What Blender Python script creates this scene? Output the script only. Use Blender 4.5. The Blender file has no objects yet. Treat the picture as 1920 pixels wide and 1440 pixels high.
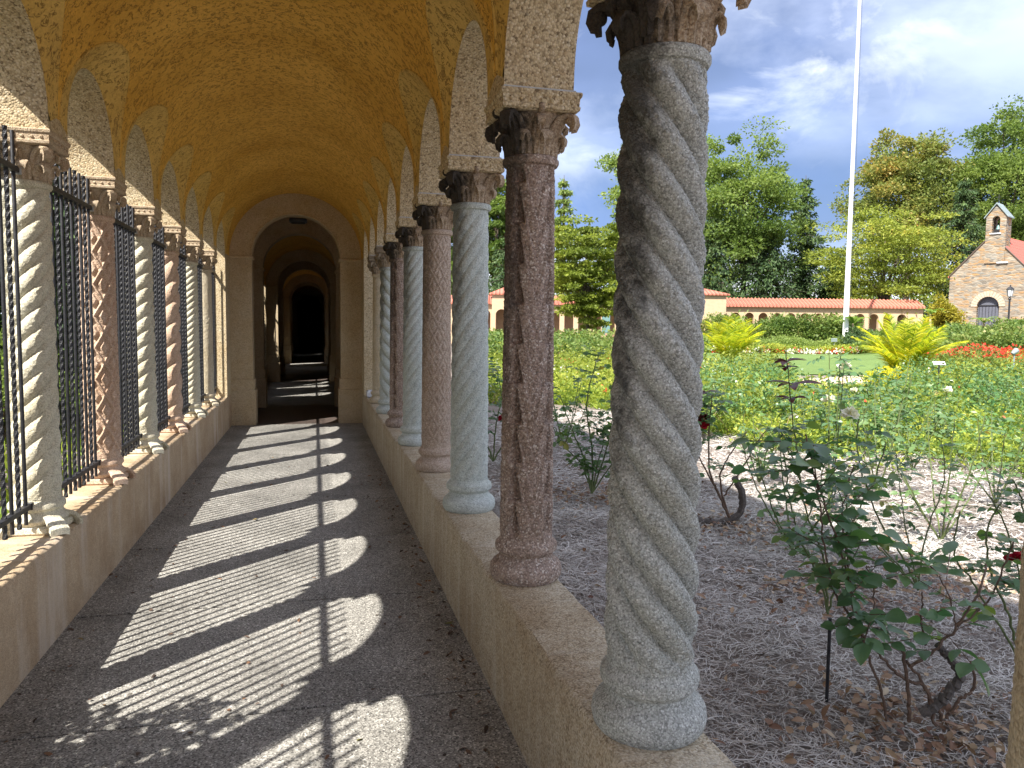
import bpy, math, random
import numpy as np
from mathutils import Vector
R = math.radians
random.seed(7); rng = np.random.default_rng(11)
scene = bpy.context.scene
COL = scene.collection
PI = math.pi

# ------------------------------------------------------------------ camera maths
H = 1.5; YAW, PITCH, ROLL = R(14.4), R(4.28), R(0.62); FPX = 1442.0
_f = np.array([math.sin(YAW)*math.cos(PITCH), math.cos(YAW)*math.cos(PITCH), -math.sin(PITCH)])
_r = np.array([math.cos(YAW), -math.sin(YAW), 0.0]); _u = np.cross(_r, _f)
CR = _r*math.cos(ROLL)+_u*math.sin(ROLL); CU = -_r*math.sin(ROLL)+_u*math.cos(ROLL); CF = _f
CAM = np.array([0, 0, H])
FH = np.array([math.sin(YAW), math.cos(YAW), 0]); RH = _r
def PX(px, py, dep):
    """world point seen at a photo position, dep metres in front of the eye (measured horizontally)"""
    d = (px-960)/FPX*CR-(py-720)/FPX*CU+CF
    return CAM+d*(dep/(d@FH))
def G(lat, dep):
    return RH[0]*lat+FH[0]*dep, RH[1]*lat+FH[1]*dep
def ss(a, b, x):
    t = np.clip((x-a)/(b-a), 0, 1); return t*t*(3-2*t)
def ground_z(x, y):
    dep = x*FH[0]+y*FH[1]; lat = x*RH[0]+y*RH[1]
    t = lat/np.maximum(dep, 1.0)
    return 1.45*ss(24, 60, dep)*ss(.44, .56, t)
cd = bpy.data.cameras.new('camera'); cam = bpy.data.objects.new('camera', cd); COL.objects.link(cam)
from mathutils import Matrix
M = Matrix(((CR[0], CU[0], -CF[0], 0), (CR[1], CU[1], -CF[1], 0), (CR[2], CU[2], -CF[2], H), (0, 0, 0, 1)))
cam.matrix_world = M
cd.sensor_fit = 'HORIZONTAL'; cd.sensor_width = 36; cd.lens = 36*FPX/1920; cd.clip_start = .05; cd.clip_end = 3000
scene.camera = cam

# ------------------------------------------------------------------ helpers
def mesh(name, V, F, mat, parent=None, smooth=True, rnd=None, loc=None, sharp=None):
    """V (n,3); F: (m,k) array or list of arrays / tuples"""
    V = np.asarray(V, dtype=np.float32)
    me = bpy.data.meshes.new(name)
    if isinstance(F, np.ndarray):
        F = F.astype(np.int32); m, k = F.shape
        me.vertices.add(len(V)); me.vertices.foreach_set('co', V.ravel())
        me.loops.add(m*k); me.loops.foreach_set('vertex_index', F.ravel())
        me.polygons.add(m); me.polygons.foreach_set('loop_start', np.arange(0, m*k, k, dtype=np.int32))
        me.polygons.foreach_set('loop_total', np.full(m, k, dtype=np.int32))
        me.update(calc_edges=True)
    else:
        me.from_pydata([tuple(map(float, v)) for v in V], [], [tuple(map(int, f)) for f in F])
    me.validate()
    if smooth:
        me.polygons.foreach_set('use_smooth', np.ones(len(me.polygons), dtype=bool))
        if sharp: 
            try: me.set_sharp_from_angle(angle=R(sharp))
            except Exception: pass
    if rnd is not None:
        a = me.attributes.new('rnd', 'FLOAT', 'FACE'); a.data.foreach_set('value', np.asarray(rnd, dtype=np.float32))
    if mat: me.materials.append(mat)
    o = bpy.data.objects.new(name, me); COL.objects.link(o)
    if parent: o.parent = parent
    if loc is not None: o.location = loc
    return o
def tag(o, label=None, cat=None, group=None, kind=None):
    if label: o['label'] = label
    if cat: o['category'] = cat
    if group: o['group'] = group
    if kind: o['kind'] = kind
    return o
def empty(name, loc, label, cat, group=None, rz=0):
    o = bpy.data.objects.new(name, None); COL.objects.link(o); o.location = loc; o.rotation_euler = (0, 0, rz)
    o.empty_display_size = .2
    return tag(o, label, cat, group)
def copy_tree(o, parent=None):
    c = o.copy(); COL.objects.link(c); c.parent = parent
    for ch in list(o.children): copy_tree(ch, c)
    return c
class MB:
    def __init__(s): s.v = []; s.f = []; s.n = 0
    def add(s, V, F):
        for f in F: s.f.append(tuple(int(i)+s.n for i in f))
        s.v.extend([tuple(map(float, p)) for p in V]); s.n += len(V)
        return s
    def box(s, a, b, bev=0):
        x0, y0, z0 = a; x1, y1, z1 = b
        if bev <= 0:
            V = [(x0,y0,z0),(x1,y0,z0),(x1,y1,z0),(x0,y1,z0),(x0,y0,z1),(x1,y0,z1),(x1,y1,z1),(x0,y1,z1)]
            return s.add(V, [(0,3,2,1),(4,5,6,7),(0,1,5,4),(1,2,6,5),(2,3,7,6),(3,0,4,7)])
        e = bev; V = []
        lv = [(z0, e), (z0+e, 0), (z1-e, 0), (z1, e)]
        for z, q in lv:
            V += [(x0+q+ (e if q == 0 else 0)*0, y0+q, z), (x1-q, y0+q, z), (x1-q, y1-q, z), (x0+q, y1-q, z)]
        F = [(3,2,1,0), (12,13,14,15)]
        for l in range(3):
            for i in range(4):
                a_ = l*4+i; b_ = l*4+(i+1) % 4; F.append((a_, b_, b_+4, a_+4))
        return s.add(V, F)
    def lathe(s, prof, n=32, c=(0, 0, 0), a0=0):
        V = []; F = []
        for r, z in prof:
            for i in range(n):
                a = a0+2*PI*i/n; V.append((c[0]+r*math.cos(a), c[1]+r*math.sin(a), c[2]+z))
        for j in range(len(prof)-1):
            for i in range(n):
                k = (i+1) % n; F.append((j*n+i, j*n+k, (j+1)*n+k, (j+1)*n+i))
        F.append(tuple(reversed(range(n)))); F.append(tuple(range((len(prof)-1)*n, len(prof)*n)))
        return s.add(V, F)
    def tube(s, pts, rad, n=6):
        pts = [np.array(p, float) for p in pts]
        if not hasattr(rad, '__len__'): rad = [rad]*len(pts)
        V = []; F = []; prev = None
        for i, p in enumerate(pts):
            t = pts[min(i+1, len(pts)-1)]-pts[max(i-1, 0)]; t = t/(np.linalg.norm(t)+1e-9)
            if prev is None:
                a = np.cross(t, [0, 0, 1.]); 
                if np.linalg.norm(a) < .1: a = np.cross(t, [1., 0, 0])
            else: a = prev-t*(prev@t)
            a /= np.linalg.norm(a)+1e-9; b = np.cross(t, a); prev = a
            for k in range(n):
                q = 2*PI*k/n; V.append(p+rad[i]*(math.cos(q)*a+math.sin(q)*b))
        for i in range(len(pts)-1):
            for k in range(n):
                l = (k+1) % n; F.append((i*n+k, i*n+l, (i+1)*n+l, (i+1)*n+k))
        F.append(tuple(reversed(range(n)))); F.append(tuple(range((len(pts)-1)*n, len(pts)*n)))
        return s.add(V, F)
    def build(s, name, mat, parent=None, smooth=True, sharp=35, loc=None):
        return mesh(name, np.array(s.v), s.f, mat, parent, smooth, sharp=sharp, loc=loc)
def grid(V, nu, nv, closed=False):
    """quads for a nv x nu grid of vertices (row = v)"""
    j, i = np.meshgrid(np.arange(nv-1), np.arange(nu if closed else nu-1), indexing='ij')
    i2 = (i+1) % nu
    return np.stack([j*nu+i, j*nu+i2, (j+1)*nu+i2, (j+1)*nu+i], -1).reshape(-1, 4)

# ------------------------------------------------------------------ materials
def newmat(name):
    m = bpy.data.materials.new(name); m.use_nodes = True
    nt = m.node_tree; nt.nodes.clear()
    return m, nt
class NT:
    def __init__(s, nt): s.nt = nt
    def n(s, t, **kw):
        nd = s.nt.nodes.new(t)
        for k, v in kw.items():
            if k.startswith('i_'):
                nd.inputs[k[2:].replace('_', ' ')].default_value = v
            else: setattr(nd, k, v)
        return nd
    def l(s, a, b): s.nt.links.new(a, b)
    def coord(s, kind='Object', scale=None):
        c = s.n('ShaderNodeTexCoord').outputs[kind]
        if scale is None: return c
        m = s.n('ShaderNodeMapping'); m.inputs['Scale'].default_value = scale; s.l(c, m.inputs['Vector']); return m.outputs[0]
    def noise(s, vec, scale, detail=4, rough=.55, dist=0):
        n = s.n('ShaderNodeTexNoise'); n.inputs['Scale'].default_value = scale; n.inputs['Detail'].default_value = detail
        n.inputs['Roughness'].default_value = rough; n.inputs['Distortion'].default_value = dist
        s.l(vec, n.inputs['Vector']); return n
    def vor(s, vec, scale, feature='F1', rand=1):
        n = s.n('ShaderNodeTexVoronoi'); n.feature = feature; n.inputs['Scale'].default_value = scale
        n.inputs['Randomness'].default_value = rand; s.l(vec, n.inputs['Vector']); return n
    def ramp(s, fac, stops, interp='LINEAR'):
        r = s.n('ShaderNodeValToRGB'); cr = r.color_ramp; cr.interpolation = interp
        while len(cr.elements) < len(stops): cr.elements.new(.5)
        for e, (p, c) in zip(cr.elements, stops):
            e.position = p; e.color = (c[0], c[1], c[2], 1) if hasattr(c, '__len__') else (c, c, c, 1)
        s.l(fac, r.inputs[0]); return r.outputs[0]
    def mix(s, fac, a, b, mode='MIX'):
        m = s.n('ShaderNodeMix', data_type='RGBA', blend_type=mode)
        for inp, v in ((0, fac), (6, a), (7, b)):
            if hasattr(v, 'links') or isinstance(v, bpy.types.NodeSocket): s.l(v, m.inputs[inp])
            else: m.inputs[inp].default_value = v if not hasattr(v, '__len__') else (*v[:3], 1)
        return m.outputs[2]
    def math(s, op, a, b=None, c=None, clamp=False):
        m = s.n('ShaderNodeMath', operation=op); m.use_clamp = clamp
        for i, v in enumerate((a, b, c)):
            if v is None: continue
            if isinstance(v, bpy.types.NodeSocket): s.l(v, m.inputs[i])
            else: m.inputs[i].default_value = v
        return m.outputs[0]
    def bump(s, h, dist, strength=1, prev=None):
        b = s.n('ShaderNodeBump'); b.inputs['Distance'].default_value = dist; b.inputs['Strength'].default_value = strength
        s.l(h, b.inputs['Height'])
        if prev is not None: s.l(prev, b.inputs['Normal'])
        return b.outputs[0]
    def out(s, color, rough=.85, normal=None, spec=.3, metal=0):
        p = s.n('ShaderNodeBsdfPrincipled'); o = s.n('ShaderNodeOutputMaterial')
        if isinstance(color, bpy.types.NodeSocket): s.l(color, p.inputs['Base Color'])
        else: p.inputs['Base Color'].default_value = (*color, 1)
        if isinstance(rough, bpy.types.NodeSocket): s.l(rough, p.inputs['Roughness'])
        else: p.inputs['Roughness'].default_value = rough
        p.inputs['Specular IOR Level'].default_value = spec; p.inputs['Metallic'].default_value = metal
        if normal is not None: s.l(normal, p.inputs['Normal'])
        s.l(p.outputs[0], o.inputs[0]); return p

def pebble(name, cols, scale=170, bump=.002, stain=((.75,.7,.6),.5), soot=0, streak=None, bumps=1.0, top=None, contrast=1.0, world=False):
    """exposed-aggregate stone: cols = list of 3-4 grain colours"""
    m, nt = newmat(name); t = NT(nt)
    co = t.coord('Object')
    v = t.vor(co, scale); 
    sep = t.n('ShaderNodeSeparateColor'); t.l(v.outputs['Color'], sep.inputs[0])
    kk = .9 if ('parapet' in name or 'wall' in name) else .7
    mean = [sum(c[j] for c in cols)/len(cols) for j in range(3)]
    st = [(i/(len(cols)-1), [q*kk+w_*(1-kk) for q, w_ in zip(c, mean)]) for i, c in enumerate(cols)]
    col = t.ramp(sep.outputs[0], st)
    edge = t.ramp(v.outputs['Distance'], [(0, 1.12), (.55, 1), (1, .55)])
    col = t.mix(1, col, edge, 'MULTIPLY')
    n1 = t.noise(co, 2.2, 5, .65)
    s1 = t.ramp(n1.outputs[0], [(.3, stain[0]), (.62, (1, 1, 1))])
    col = t.mix(stain[1], col, s1, 'MULTIPLY')
    n2 = t.noise(co, 26, 4, .7)
    col = t.mix(.4, col, t.ramp(n2.outputs[0], [(.3, .7), (.7, 1.2)]), 'MULTIPLY')
    if streak:
        cs = t.coord('Object', streak[1]); n3 = t.noise(cs, 1, 4, .6)
        col = t.mix(t.math('MULTIPLY', t.ramp(n3.outputs[0], [(.5, 0), (.68, 1)]), streak[2]), col, streak[0])
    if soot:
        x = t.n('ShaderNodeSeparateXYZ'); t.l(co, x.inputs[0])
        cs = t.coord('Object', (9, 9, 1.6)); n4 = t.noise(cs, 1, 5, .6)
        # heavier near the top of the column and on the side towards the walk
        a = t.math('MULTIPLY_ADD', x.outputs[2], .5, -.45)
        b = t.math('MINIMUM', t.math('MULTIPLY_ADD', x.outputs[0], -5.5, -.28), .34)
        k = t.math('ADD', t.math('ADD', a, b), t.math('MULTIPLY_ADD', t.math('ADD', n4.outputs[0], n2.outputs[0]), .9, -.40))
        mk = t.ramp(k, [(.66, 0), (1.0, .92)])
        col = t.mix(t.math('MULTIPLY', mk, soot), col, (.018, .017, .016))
    bn = t.bump(t.math('MULTIPLY', v.outputs['Distance'], -1), bump, bumps)
    bn = t.bump(n2.outputs[0], bump*1.1, .5*bumps, bn)
    t.out(col, .88, bn, .25)
    return m
def leafmat(name, stops, trans=.35, rough=.45, spec=.4, nscale=.6, under=None):
    m, nt = newmat(name); t = NT(nt)
    a = t.n('ShaderNodeAttribute', attribute_name='rnd')
    n = t.noise(t.coord('Object'), nscale, 2)
    f = t.math('ADD', t.math('MULTIPLY', a.outputs['Fac'], .7), t.math('MULTIPLY_ADD', n.outputs[0], 1.2, -.45), clamp=True)
    col = t.ramp(f, stops)
    if under is not None:
        g = t.n('ShaderNodeNewGeometry'); col = t.mix(g.outputs['Backfacing'], col, t.mix(.6, col, under))
    p = t.out(col, rough, None, spec)
    tr = t.n('ShaderNodeBsdfTranslucent'); t.l(t.mix(.35, col, t.mix(1, col, (1.6, 1.7, .5), 'MULTIPLY')), tr.inputs[0])
    mx = t.n('ShaderNodeMixShader'); mx.inputs[0].default_value = trans
    t.l(p.outputs[0], mx.inputs[1]); t.l(tr.outputs[0], mx.inputs[2])
    o = [q for q in nt.nodes if q.type == 'OUTPUT_MATERIAL'][0]; t.l(mx.outputs[0], o.inputs[0])
    return m
def plain(name, col, rough=.6, metal=0, nscale=20, var=.25, spec=.4, bump=0):
    m, nt = newmat(name); t = NT(nt); co = t.coord('Object'); n = t.noise(co, nscale, 5, .65)
    c = t.mix(1, col, t.ramp(n.outputs[0], [(.25, 1-var), (.75, 1+var)]), 'MULTIPLY')
    t.out(c, rough, t.bump(n.outputs[0], bump) if bump else None, spec, metal); return m

BEI = [(.30,.235,.15), (.50,.41,.27), (.60,.51,.36), (.38,.30,.20), (.68,.60,.46)]
M_ = {}
M_['parapet'] = pebble('pebbledash_parapet', [(.24,.18,.11), (.50,.42,.29), (.64,.57,.44), (.38,.31,.21)], 170, .0025, ((.62,.5,.36), .6), streak=((.62,.58,.48), (3, 9, .8), .35))
M_['parapet_left'] = pebble('rough_parapet', [(.40,.29,.18), (.52,.40,.26), (.60,.47,.32), (.42,.33,.22)], 260, .0012, ((.6,.48,.36), .7), streak=((.62,.55,.46), (3, 5, .9), .5))
M_['wall'] = pebble('aggregate_wall', [(.17,.12,.07), (.55,.45,.28), (.66,.56,.38), (.42,.32,.19), (.74,.66,.49)], 120, .003, ((.78,.66,.5), .5))
M_['portal'] = pebble('portal_stone', [(.38,.29,.18), (.56,.46,.31), (.64,.54,.38), (.48,.38,.25)], 150, .002, ((.8,.68,.48), .6))
M_['green_grey'] = pebble('grey_green_stone', [(.14,.145,.13), (.42,.43,.40), (.60,.62,.59), (.28,.29,.26), (.80,.82,.80)], 230, .0022, ((.78,.74,.62), .6), soot=.9)
M_['blue_grey'] = pebble('blue_grey_stone', [(.26,.30,.28), (.54,.58,.55), (.70,.74,.71), (.42,.46,.42)], 240, .0015, ((.78,.78,.66), .5), soot=.7)
M_['red_brown'] = pebble('red_brown_stone', [(.12,.08,.06), (.33,.24,.19), (.48,.37,.30), (.20,.13,.10), (.80,.72,.64)], 150, .003, ((.62,.54,.42), .6), soot=.8)
M_['pink_brown'] = pebble('pink_brown_stone', [(.28,.20,.15), (.48,.37,.29), (.60,.49,.40), (.36,.27,.20), (.72,.63,.53)], 180, .003, ((.75,.65,.52), .5), soot=.6)
M_['cream'] = pebble('cream_stone', [(.42,.35,.24), (.58,.51,.38), (.66,.60,.47), (.50,.42,.30)], 200, .002, ((.75,.66,.5), .6))
M_['grey_cream'] = pebble('grey_cream_stone', [(.44,.41,.30), (.68,.64,.50), (.80,.77,.63), (.54,.50,.37)], 210, .002, ((.7,.62,.48), .6), soot=.35)
M_['pink'] = pebble('pink_stone', [(.44,.30,.21), (.66,.48,.35), (.76,.60,.47), (.52,.37,.26)], 210, .002, ((.72,.6,.48), .6), soot=.35)
M_['capital'] = pebble('capital_stone', [(.24,.17,.11), (.46,.37,.26), (.60,.52,.40), (.34,.25,.17)], 190, .0025, ((.6,.42,.28), .7), soot=1)
M_['capital_light'] = pebble('light_capital_stone', [(.36,.27,.17), (.56,.46,.33), (.64,.55,.42), (.46,.36,.25)], 200, .002, ((.62,.48,.34), .6), soot=.55)

def m_vault(name='stippled_ochre_plaster', ca=(.66,.36,.05), cb=(.84,.50,.10)):
    m, nt = newmat(name); t = NT(nt); co = t.coord('Object')
    n = t.noise(co, 21, 1, .5, 2.2)
    line = t.math('ABSOLUTE', t.math('SUBTRACT', n.outputs[0], .5))
    ln = t.ramp(line, [(.0, 1), (.035, .7), (.06, 0)])
    msk = t.ramp(t.noise(co, 26, 1, .5).outputs[0], [(.46, 0), (.54, 1)])
    mk = t.math('MULTIPLY', ln, msk)
    n2 = t.noise(co, 1.3, 5, .6)
    base = t.ramp(n2.outputs[0], [(.3, ca), (.7, cb)])
    n3 = t.noise(co, 70, 4, .7)
    base = t.mix(.45, base, t.ramp(n3.outputs[0], [(.3, .6), (.7, 1.2)]), 'MULTIPLY')
    col = t.mix(t.math('MULTIPLY', mk, .68), base, (.13, .06, .015))
    h = t.math('SUBTRACT', t.math('MULTIPLY', n3.outputs[0], .5), mk)
    t.out(col, .8, t.bump(h, .006, .9), .3); return m
M_['vault'] = m_vault(); M_['lunette'] = m_vault('lunette_plaster_lit_tone', (.60,.38,.09), (.76,.52,.16))  # lighter vault plaster: light caught by the lunettes is put into its colour
def m_floor():
    m, nt = newmat('aggregate_paving'); t = NT(nt); co = t.coord('Object')
    v = t.vor(co, 170); sep = t.n('ShaderNodeSeparateColor'); t.l(v.outputs['Color'], sep.inputs[0])
    col = t.ramp(sep.outputs[1], [(0, (.07,.066,.06)), (.35, (.24,.23,.205)), (.6, (.38,.365,.33)), (.85, (.17,.16,.145)), (1, (.64,.62,.56))])
    n1 = t.noise(co, 1.7, 6, .65); col = t.mix(.9, col, t.ramp(n1.outputs[0], [(.3, .6), (.65, 1.12)]), 'MULTIPLY')
    n2 = t.noise(co, 30, 3, .7); col = t.mix(.5, col, t.ramp(n2.outputs[0], [(.3, .65), (.7, 1.2)]), 'MULTIPLY')
    t.out(col, .8, t.bump(v.outputs['Distance'], .0016, .9), .3); return m
M_['floor'] = m_floor()
M_['redfloor'] = plain('red_tile', (.085, .065, .055), .55, var=.4, nscale=8)
M_['joint'] = plain('dark_joint', (.02, .018, .016), .9)
M_['iron'] = plain('black_iron', (.03, .03, .034), .5, .3, nscale=60, var=.5, spec=.5, bump=.001)
M_['mortar'] = plain('pale_mortar', (.45, .46, .46), .9, nscale=60)
M_['white_stone'] = plain('pale_mended_stone', (.55, .56, .58), .8, nscale=30)
M_['tiles_dark'] = plain('roof_boards', (.2, .15, .1), .8)

def m_tiles(name, c0, c1, scale_u, axis=0, row=.35):
    m, nt = newmat(name); t = NT(nt); co = t.coord('Object'); x = t.n('ShaderNodeSeparateXYZ'); t.l(co, x.inputs[0])
    w = t.math('SINE', t.math('MULTIPLY', x.outputs[axis], 2*PI/scale_u))
    w2 = t.math('FRACT', t.math('MULTIPLY', x.outputs[2], 1/row))
    n = t.noise(co, 3, 5, .7)
    c = t.mix(n.outputs[0], c0, c1)
    c = t.mix(1, c, t.ramp(w2, [(0, .55), (.12, 1), (1, 1.05)]), 'MULTIPLY')
    c = t.mix(1, c, t.ramp(w, [(0, .7), (.4, 1.0)]), 'MULTIPLY')
    t.out(c, .75, t.bump(w, .05, .8), .3); return m
M_['tile'] = m_tiles('red_roof_tile', (.46,.15,.10), (.62,.23,.16), .30)
M_['tile_chapel'] = m_tiles('chapel_red_tile', (.50,.12,.09), (.66,.19,.14), .28, 1, .3)
M_['stucco'] = plain('warm_stucco', (.50, .365, .235), .9, nscale=4, var=.14)
def m_rubble():
    m, nt = newmat('rubble_stone'); t = NT(nt); co = t.coord('Object', (1.6, 1.6, 5.5))
    nz = t.noise(t.coord('Object'), 1.5, 3); v = t.vor(co, 1.5); v2 = t.vor(co, 1.5, 'DISTANCE_TO_EDGE')
    sep = t.n('ShaderNodeSeparateColor'); t.l(v.outputs['Color'], sep.inputs[0])
    c = t.ramp(sep.outputs[0], [(0, (.13,.12,.105)), (.3, (.28,.215,.15)), (.5, (.34,.20,.09)), (.7, (.21,.20,.175)), (1, (.36,.29,.21))])
    c = t.mix(t.ramp(v2.outputs['Distance'], [(0, 1), (.07, 0)]), c, (.27,.24,.19))
    c = t.mix(.6, c, t.ramp(nz.outputs[0], [(.3, .8), (.7, 1.15)]), 'MULTIPLY')
    t.out(c, .9, t.bump(v2.outputs['Distance'], .08, .8), .2); return m
M_['rubble'] = m_rubble()
M_['slate'] = plain('grey_green_metal_roof', (.22, .27, .27), .5, nscale=3)
M_['dark'] = plain('near_black', (.02, .02, .022), .8)
M_['bronze'] = plain('verdigris_bell', (.16, .28, .27), .5, .3)
M_['white_paint'] = plain('white_pole_paint', (.80, .80, .80), .5, nscale=2, var=.08)
M_['lampglass'] = plain('frosted_lamp_glass', (.55, .57, .58), .3)
M_['bark'] = plain('grey_brown_bark', (.11, .085, .065), .95, nscale=6, var=.4, bump=.02)
M_['stem_green'] = plain('green_rose_cane', (.10, .13, .045), .6, nscale=30, var=.4)
M_['stem_brown'] = plain('brown_rose_cane', (.12, .075, .05), .75, nscale=60, var=.5, bump=.002)
M_['old_wood'] = plain('grey_old_rose_wood', (.10, .085, .075), .9, nscale=70, var=.5, bump=.004)
def m_ground():
    m, nt = newmat('garden_soil'); t = NT(nt); co = t.coord('Object')
    n = t.noise(co, 9, 8, .75); n2 = t.noise(co, .5, 3); v = t.noise(t.coord('Object', (40, 40, 40)), 1, 6, .7, 2)
    c = t.ramp(v.outputs[0], [(.3, (.12,.10,.085)), (.5, (.29,.25,.22)), (.7, (.46,.41,.37))])
    c = t.mix(t.ramp(n.outputs[0], [(.4, 0), (.7, .7)]), c, (.16, .10, .07))
    t.out(c, .95, t.bump(v.outputs[0], .02), .2); return m
M_['soil'] = m_ground()
M_['straw'] = leafmat('grey_pine_straw', [(0, (.20,.17,.15)), (.3, (.41,.375,.34)), (.6, (.58,.545,.51)), (1, (.72,.69,.66))], .05, .8, .2, 2.5)
M_['dryleaf'] = leafmat('dry_brown_leaf', [(0, (.14,.07,.05)), (.4, (.28,.17,.11)), (.7, (.42,.30,.20)), (1, (.56,.46,.34))], .15, .7, .3, 3)
M_['floorleaf'] = leafmat('fallen_leaf', [(0, (.04,.03,.025)), (.5, (.11,.07,.05)), (.8, (.24,.12,.06)), (1, (.16,.17,.06))], .15, .7, .3, 3)
M_['rose_leaf'] = leafmat('dark_rose_leaf', [(0, (.045,.12,.06)), (.4, (.08,.20,.075)), (.75, (.16,.28,.07)), (.94, (.26,.34,.05)), (1, (.6,.46,.04))], .38, .32, .6, 3, (.12,.2,.10))
M_['rose_leaf2'] = leafmat('fresh_rose_leaf', [(0, (.05,.13,.045)), (.5, (.10,.21,.06)), (.9, (.21,.32,.07)), (1, (.55,.38,.03))], .35, .4, .45, 3, (.14,.22,.10))
M_['red_leaf'] = leafmat('dark_red_young_leaf', [(0, (.05,.015,.02)), (.5, (.11,.02,.02)), (1, (.19,.05,.03))], .3, .35, .5, 3)
M_['petal_white'] = leafmat('white_petal', [(0, (.72,.70,.62)), (1, (.86,.85,.80))], .35, .6, .2)
M_['petal_red'] = leafmat('red_petal', [(0, (.30,.01,.03)), (1, (.55,.02,.04))], .3, .5, .3)
M_['cover'] = leafmat('yellow_green_perennials', [(0, (.07,.13,.035)), (.35, (.16,.24,.045)), (.6, (.36,.42,.06)), (.92, (.54,.52,.10)), (1, (.55,.40,.14))], .45, .5, .3, .9)
M_['cover2'] = leafmat('mixed_flower_border', [(0, (.05,.10,.03)), (.45, (.13,.20,.04)), (.75, (.25,.29,.08)), (.93, (.42,.32,.16)), (1, (.62,.32,.30))], .35, .5, .3, .3)
M_['grassblade'] = leafmat('lime_grass_blade', [(0, (.09,.15,.025)), (.5, (.22,.32,.04)), (1, (.42,.46,.07))], .4, .5, .3, .4)
M_['iris'] = leafmat('grey_green_iris', [(0, (.07,.13,.05)), (.6, (.16,.26,.11)), (.9, (.28,.36,.16)), (1, (.5,.4,.06))], .35, .5, .3, 2)
M_['palm'] = leafmat('golden_palm_leaf', [(0, (.16,.26,.02)), (.35, (.40,.46,.03)), (.75, (.66,.60,.04)), (1, (.75,.56,.05))], .5, .45, .4, .9)
M_['redflower'] = leafmat('scarlet_petal', [(0, (.40,.03,.02)), (.6, (.68,.07,.04)), (1, (.75,.24,.14))], .25, .6, .2)
M_['t_mid'] = leafmat('mid_green_leaf', [(0, (.075,.13,.03)), (.5, (.155,.225,.05)), (1, (.28,.34,.09))], .48, .5, .3, .12)
M_['t_light'] = leafmat('light_green_leaf', [(0, (.10,.16,.045)), (.5, (.20,.28,.07)), (1, (.34,.40,.12))], .48, .5, .3, .12)
M_['t_yellow'] = leafmat('yellow_green_leaf', [(0, (.09,.13,.025)), (.45, (.22,.27,.04)), (.85, (.38,.40,.07)), (1, (.48,.38,.07))], .42, .5, .3, .2)
M_['t_autumn'] = leafmat('turning_leaf', [(0, (.08,.12,.03)), (.5, (.18,.22,.05)), (.85, (.34,.28,.07)), (1, (.48,.26,.07))], .38, .5, .3, .16)
M_['t_dark'] = leafmat('dark_conifer_needle', [(0, (.03,.06,.025)), (.5, (.065,.115,.04)), (1, (.12,.18,.055))], .25, .6, .3, .2)
M_['t_spruce'] = leafmat('spruce_needle', [(0, (.04,.08,.035)), (.5, (.085,.14,.05)), (1, (.15,.21,.07))], .28, .6, .3, .2)
M_['t_golden'] = leafmat('golden_shrub_leaf', [(0, (.16,.16,.02)), (.5, (.32,.28,.03)), (1, (.50,.38,.04))], .4, .5, .3, .5)
M_['banana'] = leafmat('banana_leaf', [(0, (.12,.22,.04)), (1, (.28,.40,.09))], .4, .4, .4, 1)
def m_lawn():
    m, nt = newmat('mown_lawn'); t = NT(nt); co = t.coord('Object'); n = t.noise(co, 8, 8, .8); n2 = t.noise(co, .25, 3)
    c = t.ramp(n.outputs[0], [(.3, (.08,.13,.035)), (.7, (.18,.26,.08))]); c = t.mix(.5, c, t.ramp(n2.outputs[0], [(.3, .8), (.7, 1.2)]), 'MULTIPLY')
    t.out(c, .9, t.bump(n.outputs[0], .03), .2); return m
M_['lawn'] = m_lawn()
M_['path'] = plain('tan_gravel_path', (.62, .47, .31), .9, nscale=12, var=.12)

# ------------------------------------------------------------------ the cloister walk
XL, XR = -1.195, .695                 # inner faces of the two parapets
TH = .275                             # wall thickness
HP = .465                             # parapet height
P = 1.218; Y0 = 1.80
cy = lambda k: Y0+P*k
ZA = 2.395                            # top of the abacus
ZS, RV, XC = 2.475, .945, -.25        # vault springing, radius, axis
YEND = 11.95; ZT = 3.72

def arch_wall(name, x_in, x_out, k0, k1, mat, label, yend=YEND, ybeg=None, cyf=cy):
    """wall carried on the columns k0..k1; solid from the last arch to yend"""
    pts = []
    n = 28
    y_start = cyf(k0)-.145 if ybeg is None else ybeg
    pts.append((y_start, ZA if ybeg is None else 0))
    for k in range(k0, k1):
        if not (k == k0 and ybeg is not None): pts.append((cyf(k)+.145-.004, ZA))
        yc = (cyf(k)+cyf(k+1))/2
        if k == k0 and ybeg is not None: pts.append((yc-.464, 0))
        for i in range(n+1):
            a = PI*(1-i/n); pts.append((yc+.464*math.cos(a), 2.43+.452*math.sin(a)))
        if k < k1-1: pts.append((cyf(k+1)-.145+.004, ZA))
    pts.append((pts[-1][0], HP)); pts.append((yend, HP))
    V = []; F = []
    for (y, z) in pts:
        V += [(x_in, y, z), (x_out, y, z), (x_in, y, ZT), (x_out, y, ZT)]
    for i in range(len(pts)-1):
        a = i*4; b = a+4
        if abs(pts[i][0]-pts[i+1][0]) > 1e-5:
            F += [(a, b, b+2, a+2), (a+1, a+3, b+3, b+1), (a+2, b+2, b+3, a+3)]
        F.append((a, a+1, b+1, b))
    F += [(0, 2, 3, 1)]; e = (len(pts)-1)*4; F += [(e, e+1, e+3, e+2)]
    o = mesh(name, V, F, mat, None, False)
    return o
walk = empty('cloister_walk', (0, 0, 0), 'long vaulted walk with ochre stippled ceiling and round arches on both sides', 'building')
wl = arch_wall('arch_wall', XL, XL-TH, -4, 8, M_['wall'], ''); wl.parent = walk
wr = arch_wall('arch_wall', XR, XR+TH, -4, 8, M_['wall'], ''); wr.parent = walk

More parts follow.
